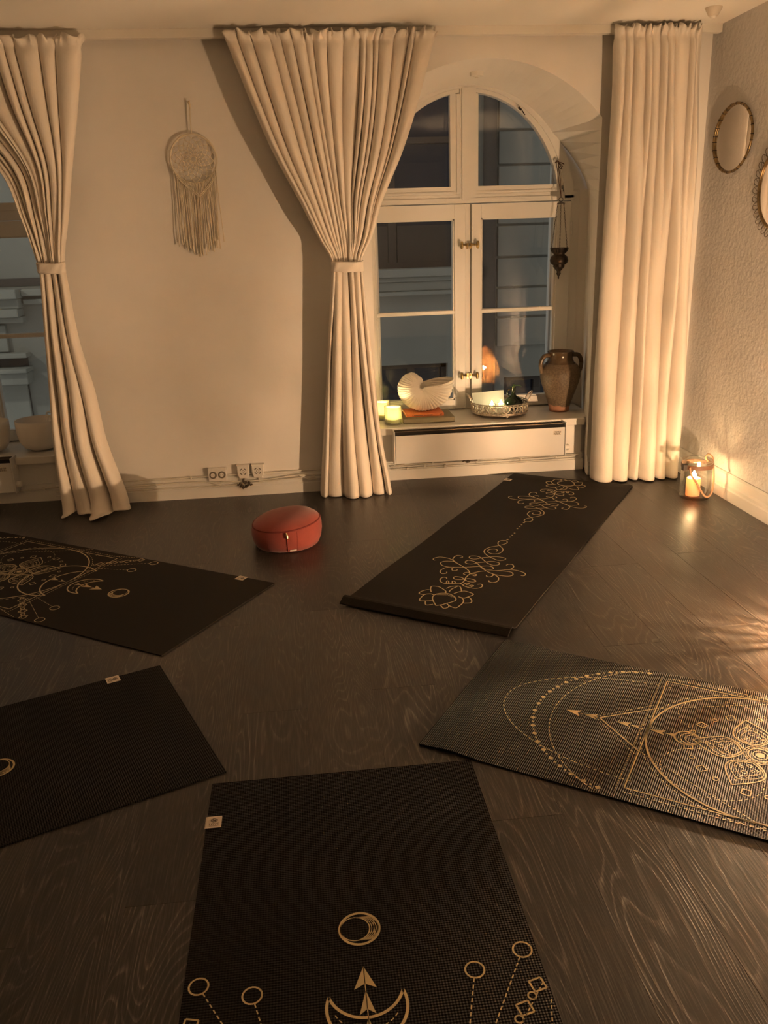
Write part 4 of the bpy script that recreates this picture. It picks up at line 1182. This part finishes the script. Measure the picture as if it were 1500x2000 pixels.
class Art:
    """flat ribbons and discs printed on a mat"""
    def __init__(s, S): s.mb = MB(); s.S = S; s.lim = MW / 2 - .004
    def strip(s, pts, w):
        pts = [Vector((p[0], p[1])) for p in pts]
        run = []
        for p in pts:
            if abs(p.y) <= s.lim: run.append(p)
            else:
                if len(run) > 1: s._strip(run, w)
                run = []
        if len(run) > 1: s._strip(run, w)
    def _strip(s, pts, w):
        vs = []; n_ = len(pts)
        for i, p in enumerate(pts):
            t = pts[min(i + 1, n_ - 1)] - pts[max(i - 1, 0)]
            if t.length < 1e-9: t = Vector((1, 0))
            t.normalize(); nn = Vector((-t.y, t.x)) * w / 2
            vs += [s.S(*(p + nn)), s.S(*(p - nn))]
        s.mb.add(vs, [(2 * i, 2 * i + 1, 2 * i + 3, 2 * i + 2) for i in range(n_ - 1)])
    def line(s, a, b, w=.003, dash=None):
        a, b = Vector(a), Vector(b); L = (b - a).length
        if not dash:
            k = max(2, int(L / .02)); s.strip([a.lerp(b, i / k) for i in range(k + 1)], w); return
        x = 0
        while x < L:
            s.strip([a.lerp(b, x / L), a.lerp(b, min(L, x + dash * .6) / L)], w); x += dash
    def arc(s, fn, t0, t1, w=.003, dash=None, k=80):
        pts = [Vector(fn(lerp(t0, t1, i / k))) for i in range(k + 1)]
        if not dash: s.strip(pts, w); return
        acc = 0; seg = [pts[0]]; on = True
        for p, q in zip(pts, pts[1:]):
            acc += (q - p).length
            if on: seg.append(q)
            if acc > dash * (.6 if on else .4):
                if on and len(seg) > 1: s.strip(seg, w)
                on = not on; acc = 0; seg = [q]
    def circle(s, c, r, w=.003, dash=None, k=None): s.arc(lambda t: (c[0] + r * math.cos(t), c[1] + r * math.sin(t)), 0, 2 * PI, w, dash, k or max(20, int(2 * PI * r / .006)))
    def disc(s, c, r, k=14):
        if abs(c[1]) + r < s.lim: s.mb.add([s.S(c[0] + r * math.cos(2 * PI * i / k), c[1] + r * math.sin(2 * PI * i / k)) for i in range(k)], [tuple(range(k))])
    def poly(s, pts):
        if all(abs(p[1]) < s.lim for p in pts): s.mb.add([s.S(*p) for p in pts], [tuple(range(len(pts)))])
    def diamond(s, c, r, ang, w=.0028):
        p = [(c[0] + r * math.cos(ang + k * PI / 2), c[1] + r * math.sin(ang + k * PI / 2)) for k in range(5)]
        for a, b in zip(p, p[1:]): s.line(a, b, w)
    def arrow(s, tip, l, hw, d):
        # solid barbed arrowhead pointing along d (+1 / -1 in x) with a fine tail
        x, y = tip
        s.poly([(x, y), (x - d * l, y + hw), (x - d * l * .78, y)]); s.poly([(x, y), (x - d * l * .78, y), (x - d * l, y - hw)])
def arc3(T, B):
    # circle through (tx, +-ty) and (bx, 0): centre on the axis
    c = (B * B - T[0] ** 2 - T[1] ** 2) / (2 * (B - T[0])); r = abs(B - c)
    a = math.atan2(T[1], T[0] - c)
    return c, r, a
def crescent(A, T, Bo, Bi, w):
    for B in (Bo, Bi):
        c, r, a = arc3(T, B)
        A.arc(lambda t, c=c, r=r: (c + r * math.cos(t), r * math.sin(t)), -a, a, w, None, 60)
def moon_print(S, near=True, far=True, L=ML):
    A = Art(S); Mc = 1.06; w = .0042
    if near:
        # eclipse ring with inner hatching
        A.circle((.505, 0), .0385, .0052)
        for k in range(6):
            cv_ = -.0085 + .0042 * k
            run = []
            for i in range(41):
                t = lerp(-1.5, 1.5, i / 40); p_ = (.505 + .0285 * math.sin(t), cv_ + .0285 * math.cos(t))
                if math.hypot(p_[0] - .505, p_[1]) < .0372: run.append(p_)
            if len(run) > 1: A.strip(run, .0016 if k else .0024)
        A.arc(lambda t: (.505 + .0285 * math.sin(t), -.0085 + .0285 * math.cos(t)), 1.4, 4.9, .0020, None, 30)
        A.arrow((.594, 0), .048, .0205, -1); A.arrow((.646, 0), .048, .0145, -1); A.arrow((.700, 0), .034, .0100, -1)
        A.line((.594, 0), (.735, 0), .0016)
        crescent(A, (.652, .066), .748, .700, .0055)
        c, r, a = arc3((.672, .062), .724); A.arc(lambda t: (c + r * math.cos(t), r * math.sin(t)), -a * .8, a * .8, .002, .010)
        crescent(A, (.757, .133), .985, .868, .0055)
        A.arrow((.790, 0), .034, .010, -1); A.arrow((.832, 0), .034, .012, -1)
        for s in (-1, 1):
            A.circle((.629, s * .201), .0175, .0034); A.line((.6465, s * .196), (.775, s * .158), .0024, .014)
            A.circle((.597, s * .298), .0175, .0034); A.line((.613, s * .289), (.800, s * .178), .0024, .014)
            for q in range(4):
                t = q / 3.0
                A.diamond((lerp(.675, .806, t), s * lerp(.305, .200, t)), .0165, PI / 4 + s * .25, .0034)
                A.circle((lerp(.696, .822, t), s * lerp(.289, .186, t)), .0072, .003)
            A.line((.80, s * .215), (.66, s * .325), .0022, .012); A.line((.90, s * .268), (.70, s * .322), .0022, .012)
    # square, circle and triangles round the mandala
    R1 = .277
    A.circle((Mc, 0), R1, .0050, None, 140); A.circle((Mc, 0), R1 + .014, .0022, .012, 160)
    for q in (-1, 1):
        A.line((Mc + q * R1, -R1), (Mc + q * R1, R1), .0036); A.line((Mc - R1, q * R1), (Mc + R1, q * R1), .0032)
        A.line((Mc + q * (R1 + .018), -.297), (Mc + q * (R1 + .018), .297), .0022, .010); A.line((Mc - R1, q * .294), (Mc + R1, q * .294), .0022, .014)
    for q in (1,):
        ax = Mc + q * .406
        for s in (-1, 1):
            A.line((ax, 0), (Mc + q * .277, s * .112), .0040); A.line((ax + q * .012, 0), (Mc + q * .285, s * .128), .0022, .012)
            A.line((Mc + q * .277, s * .112), (Mc - q * .10, s * .322), .0022, .013)
            A.arc(lambda t, q=q, s=s: (Mc + q * .10 + .12 * math.cos(t), s * .13 + .10 * math.sin(t)), 0, 2 * PI, .0018, .012)
    # mandala: five paisley petals, beads between them
    for k in range(5):
        a = k * 2 * PI / 5
        def P(r, d, a=a): return (Mc + r * math.cos(a) - d * math.sin(a), r * math.sin(a) + d * math.cos(a))
        out = [P(.038 + .125 * t, .052 * math.sin(PI * t ** .8) * (1 - .25 * t)) for t in [i / 20 for i in range(21)]]
        out2 = [P(.038 + .125 * t, -.052 * math.sin(PI * t ** .8) * (1 - .25 * t)) for t in [i / 20 for i in range(21)]]
        A.strip(out, .0036); A.strip(out2, .0036)
        for f in (.80, .62):
            A.strip([P(.042 + .112 * f * t + .01 * (1 - f), f * .050 * math.sin(PI * t ** .8)) for t in [i / 16 for i in range(17)]], .0018)
            A.strip([P(.042 + .112 * f * t + .01 * (1 - f), -f * .050 * math.sin(PI * t ** .8)) for t in [i / 16 for i in range(17)]], .0018)
        for (r, d, q) in ((.062, 0, .006), (.078, .014, .004), (.078, -.014, .004), (.094, 0, .0065), (.108, .013, .0038), (.108, -.013, .0038), (.124, 0, .0048), (.140, 0, .003), (.086, .026, .003), (.086, -.026, .003), (.070, .022, .003), (.070, -.022, .003)):
            A.circle(P(r, d), q, .0016, None, 14)
        for j in range(4):
            b_ = a + (j + .8) * 2 * PI / 5 / 4.6
            c = (Mc + .172 * math.cos(b_), .172 * math.sin(b_))
            if j % 2: A.circle(c, .0065, .0026)
            else: A.diamond(c, .0145, b_ + PI / 4, .0030)
    for r, w_ in ((.040, .0022), (.034, .0016), (.029, .0036), (.018, .0018)): A.circle((Mc, 0), r, w_)
    A.disc((Mc, 0), .011); 
    for k in range(20): A.circle((Mc + .0365 * math.cos(k * PI / 10), .0365 * math.sin(k * PI / 10)), .0022, .0012, None, 8)
    if far:
        e = L            # features measured from the unlabelled end
        A.circle((e - .623, 0), .031, .0048, None, 40); A.circle((e - .630, 0), .024, .0022); A.circle((e - .636, 0), .018, .0016)
        A.arc(lambda t: (e - .55 + .425 * math.cos(t) * -1 * -1, .245 * math.sin(t)) if False else (e - (.55 - .425 * math.cos(t)), .245 * math.sin(t)), -1.55, 1.55, .0028, .014, 150)
        A.arc(lambda t: (e - (.625 - .357 * math.cos(t)), .357 * math.sin(t)), -1.1, 1.1, .0026, .014, 120)
        for k in range(-22, 23):
            t = k * .062
            c = (e - (.53 - .31 * math.cos(t)), .31 * math.sin(t))
            if k % 2 == 0:
                p = [(c[0] + .0078 * math.cos(t + q * PI / 2), c[1] + .0078 * math.sin(t + q * PI / 2)) for q in range(4)]
                A.poly(p)
            else: A.disc(c, .0033, 8)
        for x, l, hw in ((.300, .042, .0165), (.347, .040, .0130), (.438, .040, .0115), (.477, .026, .008), (.527, .042, .0125), (.567, .028, .0085)):
            A.arrow((e - x, 0), l, hw, 1)
        A.line((e - .34, 0), (e - .39, 0), .002)
    return A
def mat_label(m, S, big=True):
    # small woven tag folded over the long edge near the labelled end
    x, y = .150, -MW / 2
    tgb = MB()
    prof = [(-.003, -.0035), (-.003, .0016), (.0, .0022), (.034, .0018), (.034, .0008)]
    vs = []
    for xx in (x - .020, x + .020):
        for (dy, dz) in prof: 
            p = S(xx, y + max(dy, 0)); vs.append((xx, y + dy, p[2] + dz))
    tgb.add(vs, [(i, i + 1, i + 6, i + 5) for i in range(4)])
    t = local_build(tgb, 'label', M['tagm'], m)
    zt_ = S(x, y + .015)[2] + .0024
    ed = MB()
    for xx in (x - .020, x + .0175): ed.add([(xx, y, zt_ - .0002), (xx + .0025, y, zt_ - .0002), (xx + .0025, y + .034, zt_ - .0003), (xx, y + .034, zt_ - .0003)], [(0, 1, 2, 3)])
    local_build(ed, 'label_edge', M['taglight'], t)
    # four-heart clover above the word, read from the labelled end
    ink = MB()
    cxl, cyl = x - .006, y + .017
    for k in range(4):
        a = k * PI / 2
        pts = []
        for i in range(22):
            q = 2 * PI * i / 22
            hx_ = 16 * math.sin(q) ** 3; hy_ = 13 * math.cos(q) - 5 * math.cos(2 * q) - 2 * math.cos(3 * q) - math.cos(4 * q) + 17
            px_, py_ = hx_ * .00020, hy_ * .00022 + .0006
            pts.append((cxl + px_ * math.cos(a) - py_ * math.sin(a), cyl + (px_ * math.sin(a) + py_ * math.cos(a)) * 1.1, zt_))
        ink.tube(pts, .00055, 4, closed=True)
    ink.add([(x + .0125, y + .006, zt_), (x + .0137, y + .006, zt_), (x + .0137, y + .028, zt_), (x + .0125, y + .028, zt_)], [(0, 1, 2, 3)])
    local_build(ink, 'clover_mark', M['ink'], t)
    cu_ = bpy.data.curves.new('lettering', 'FONT'); cu_.body = 'LOVE'; cu_.size = .0095; cu_.align_x = 'CENTER'; cu_.align_y = 'CENTER'; cu_.materials.append(M['ink']); cu_.offset = .0001
    tmp = bpy.data.objects.new('lettering_outline', cu_); COL.objects.link(tmp)
    bpy.context.view_layer.update()
    me_ = bpy.data.meshes.new_from_object(tmp.evaluated_get(bpy.context.evaluated_depsgraph_get()))
    bpy.data.objects.remove(tmp, do_unlink=True)
    lo_ = bpy.data.objects.new('lettering', me_); COL.objects.link(lo_); lo_.parent = t
    lo_.location = (x + .0075, cyl, zt_ + .0002); lo_.rotation_euler = (0, 0, PI / 2)
def endhump(h, c, wd, L=None):
    return lambda x, y: h * math.exp(-((x - c) / wd) ** 2)

# mat A: lotus mat under the window
def zA(x, y):
    d = 1.905 - x
    return .022 * math.exp(-((d - .035) / .028) ** 2) + .0035 * math.exp(-((x - .06) / .05) ** 2) + .0020 * (1 + math.sin(x * 9)) * (abs(y) / .325) ** 3
matA, SA = yoga_mat((1.429, 4.189), (-.56, -.829), 'black yoga mat with two golden lotus ornaments, reaching towards the window', 1.905, zA, 'rubber_smooth')
LOTUS = [[(1773,3),(1737,-25),(1710,-39),(1685,-40),(1665,-25),(1658,0),(1671,30),(1696,49),(1717,46),(1741,30),(1758,20),(1773,3)],
 [(1737,-25),(1750,-45),(1757,-70),(1727,-77),(1700,-75),(1686,-58),(1693,-40)],[(1694,-71),(1704,-80),(1699,-100),(1676,-98),(1657,-85),(1656,-72)],
 [(1669,-62),(1663,-68),(1634,-82),(1618,-82),(1614,-58),(1629,-31),(1647,-12),(1660,-13)],[(1617,-25),(1596,-17),(1577,7),(1588,22),(1616,37)],[(1642,-2),(1617,-4),(1578,7)],
 [(1649,20),(1627,32),(1612,46),(1615,68),(1626,89),(1647,84),(1670,70),(1668,46)],[(1673,72),(1658,82),(1673,100),(1698,109),(1713,88)],
 [(1743,34),(1756,50),(1763,76),(1738,82),(1706,82),(1679,69),(1668,46)],[(1760,14),(1783,38),(1769,49),(1754,46)],[(1754,-48),(1782,-32),(1767,-11)]]
SCROLL = [[(1530,-62),(1520,-68),(1524,-81),(1544,-83),(1566,-71),(1575,-51),(1565,-23),(1551,3),(1568,28),(1575,52),(1572,75),(1558,90),(1540,91),(1526,81),(1534,68)],
 [(1573,-45),(1548,-52),(1553,-43),(1569,-37)],[(1563,-24),(1541,-32),(1544,-21),(1558,-12)],[(1558,20),(1542,24),(1541,38),(1556,30)],[(1565,44),(1551,49),(1552,60),(1567,54)],
 [(1550,6),(1530,10),(1510,4),(1495,-14),(1496,-39),(1511,-41),(1521,-28),(1514,-6),(1506,2),(1494,18),(1498,41),(1508,51),(1520,43),(1520,22),(1505,5),(1469,1),(1449,3)],
 [(1449,3),(1419,-16),(1393,-46),(1365,-87),(1338,-118),(1310,-126),(1284,-122),(1284,-103),(1296,-94),(1304,-102)],
 [(1363,-94),(1339,-121),(1327,-153),(1331,-183),(1351,-197),(1366,-195),(1371,-184)],
 [(1351,-101),(1359,-132),(1372,-149),(1393,-150),(1411,-133),(1416,-110),(1409,-83),(1393,-46),(1375,-16),(1358,11),(1342,37),(1347,59),(1363,67),(1375,58),(1377,36),(1358,11),(1323,-26),(1316,-55),(1330,-64),(1344,-61),(1353,-47),(1347,-27),(1326,-13),(1308,9),(1290,32),(1291,62),(1307,72),(1323,63),(1325,42),(1303,11),(1270,-21),(1260,-47),(1268,-67),(1285,-68),(1296,-54),(1291,-35),(1268,-18),(1250,6),(1234,33),(1232,62),(1243,76),(1262,70),(1268,50),(1253,18),(1229,-14),(1201,-35),(1170,-41),(1138,-30),(1112,-9),(1081,11),(1056,15),(1038,3),(1044,-15),(1066,-22),(1096,-11),(1116,8),(1141,27),(1172,33),(1196,27),(1209,9),(1202,-13),(1181,-26),(1162,-21),(1153,-5),(1160,9),(1176,10)],
 [(1409,-83),(1422,-108),(1449,-118),(1474,-115),(1490,-100),(1480,-86),(1466,-90)],[(1411,-83),(1429,-84),(1444,-72),(1436,-60),(1427,-61)],
 [(1449,3),(1430,14),(1408,31),(1392,57),(1371,95),(1351,117),(1335,133),(1309,134),(1290,122),(1292,106),(1306,102)],[(1351,117),(1342,139),(1344,168),(1353,192),(1367,203),(1383,202),(1386,191)],
 [(1362,12),(1395,51),(1413,86),(1417,116),(1411,146),(1398,159),(1382,157),(1368,145),(1368,119),(1381,82)],[(1413,86),(1431,111),(1453,124),(1480,126),(1494,114),(1491,99),(1480,94)],
 [(1414,85),(1425,91),(1443,87),(1447,74),(1436,67)],[(1449,3),(1436,-9),(1445,-20),(1459,-20),(1463,-11)],[(1448,7),(1442,19),(1447,30),(1459,29),(1460,19)]]
for flip in (False, True):
    A = Art(SA)
    def T(p): 
        u, v = p[0] / 1000, p[1] / 1000
        return Vector((1.800 - u, -v, 0)) if flip else Vector((u, v, 0))
    for c in LOTUS:
        if flip: c = [(1700 + (p[0] - 1700) * .95, p[1]) for p in c]
        A.strip([(p.x, p.y) for p in smooth_path([T(q) for q in c], 6)], .0042)
    # short hatching strokes at the heart of the flower
    for k in range(15):
        v = -34 + k * 5.2; A.strip([(T((1662 + abs(v - 4) * .45, v)).x, T((1662, v)).y), (T((1674 + abs(v - 4) * .4, v)).x, T((1674, v + (v - 4) * .12)).y)], .0016)
    for c in SCROLL: A.strip([(p.x, p.y) for p in smooth_path([T(q) for q in c], 7)], .0042)
    for u in (1021, 988, 961, 930): A.disc((T((u, 4)).x, T((u, 4)).y), .0052 if u > 1000 else .0040)
    local_build(A.mb, 'lotus_print', M['gold'], matA)
mat_label(matA, SA)

# mat B: right-hand mat, seen from its unlabelled end (local x reversed so the label end lies out of frame)
uB = (-.827, .562)
oB = (.435 + .827 * (ML - .055), 2.139 - .562 * (ML - .055))
def zB(x, y):
    d = ML - x
    return .0065 * math.exp(-((d - .085) / .055) ** 2) + .005 * math.exp(-(d / .03) ** 2) * (.5 - y)
oB = (.367 - (-.827) * 0, 1.79)
endB = Vector((.367, 1.79)) + Vector((.827, -.562)) * (-.140) + Vector((.562, .827)) * .3275
oB = endB + Vector((.827, -.562)) * ML
matB, SB = yoga_mat((oB.x, oB.y), uB, 'black ribbed yoga mat with golden mandala at the right picture edge', ML, zB, 'rubber_ribbed')
local_build(moon_print(SB).mb, 'mandala_print', M['gold'], matB)
mat_label(matB, SB)
# mats C, D, E
matC, SC_ = yoga_mat((.047, 1.782), (.002, -1.0), 'black yoga mat in the front centre with golden ring and arrows')
local_build(moon_print(SC_).mb, 'moon_print', M['gold'], matC); mat_label(matC, SC_)
matD, SD = yoga_mat((-.374, 2.127), (-.921, -.389), 'plain dark end of a yoga mat at the lower left edge')
local_build(moon_print(SD).mb, 'moon_print', M['gold'], matD); mat_label(matD, SD)
matE, SE = yoga_mat((-.326, 2.765), (-.835, .551), 'black yoga mat with golden moons and mandala by the left curtain', mat='rubber_smooth')
local_build(moon_print(SE).mb, 'moon_print', M['gold'], matE); mat_label(matE, SE)

# ------------------------------------------------------------------ wicker lamp (right, outside the frame; its glow shows in the window pane)
lx, ly = 1.675, 2.22
wl = thing('wicker_lamp', (lx, ly, 0), 'glowing woven wicker lamp mirrored in the window pane', 'lamp')
wp = [(.0, .118), (.02, .128), (.06, .138), (.11, .138), (.16, .125), (.21, .100), (.245, .074), (.262, .066), (.285, .062)]
def wr(z): return interp(wp, z)[0]
net = MB(); rw = random.Random(12)
def cane(pts, half):
    # flat split cane lying in the woven skin of the lamp
    vs = []; n_ = len(pts)
    for i, (a, z) in enumerate(pts):
        a0, z0 = pts[max(i - 1, 0)]; a1, z1 = pts[min(i + 1, n_ - 1)]
        r = wr(z)
        t = Vector(((a1 - a0) * r, z1 - z0)); t.normalize()
        for s_ in (-1, 1):
            aa, zz = a + s_ * (-t.y) * half / r, z + s_ * t.x * half
            rr = wr(zz) + .0010 * math.sin(i * 2.4)
            vs.append((lx + rr * math.cos(aa), ly + rr * math.sin(aa), zz))
    net.add(vs, [(2 * i, 2 * i + 1, 2 * i + 3, 2 * i + 2) for i in range(n_ - 1)])
for k in range(30):          # upright canes of uneven width
    a = 2 * PI * (k + rw.uniform(-.25, .25)) / 30; tw_ = rw.uniform(-1, 1)
    cane([(a + tw_ * z, .012 + .245 * i / 14) for i, z in enumerate([.012 + .245 * i / 14 for i in range(15)])], rw.uniform(.0026, .0062))
for fam in (1, -1):          # thin cross weave
    for k in range(22):
        cane([(2 * PI * k / 22 + fam * (.012 + .245 * i / 21) * 5, .012 + .245 * i / 21) for i in range(22)], .0015)
for z in [.018 + .0095 * i for i in range(11)] + [.140, .165, .19, .215, .24]:
    cane([(2 * PI * k / 40, z) for k in range(41)], .0032)
net.build('wicker_net', M['wicker'], wl)
tp = MB()
for z, r, t in ((.258, .069, .008), (.274, .060, .006), (.300, .058, .007)):
    tp.tube([(lx + r * math.cos(a), ly + r * math.sin(a), z) for a in [2 * PI * k / 40 for k in range(40)]], t, 8, closed=True)
for k in range(20):
    a = 2 * PI * k / 20; tp.tube([(lx + .060 * math.cos(a), ly + .060 * math.sin(a), .256), (lx + .058 * math.cos(a), ly + .058 * math.sin(a), .302)], .004, 5)
tp.build('neck_bands', M['wicker'], wl, smooth=True)
MB().lathe([(0, .0005), (.122, .0005), (.126, .008), (.122, .015), (0, .015)], (lx, ly, 0), 40).build('base', M['wicker'], wl, smooth='auto')
MB().lathe([(0, .015), (.015, .015), (.015, .100), (.008, .112), (0, .112)], (lx, ly, 0), 16).build('bulb_holder', M['rail'], wl, smooth='auto')
MB().lathe([(0, .112), (.008, .113), (.013, .119), (.0145, .128), (.013, .138), (.008, .146), (0, .149)], (lx, ly, 0), 20).build('bulb', M['bulb'], wl, smooth=True)
hl_ = MB().tube(smooth_path([(lx + .066, ly, .262), (lx + .098, ly, .275), (lx + .112, ly, .240), (lx + .116, ly, .19)], 5), .004, 6); hl_.build('handle', M['wicker'], wl, smooth=True)
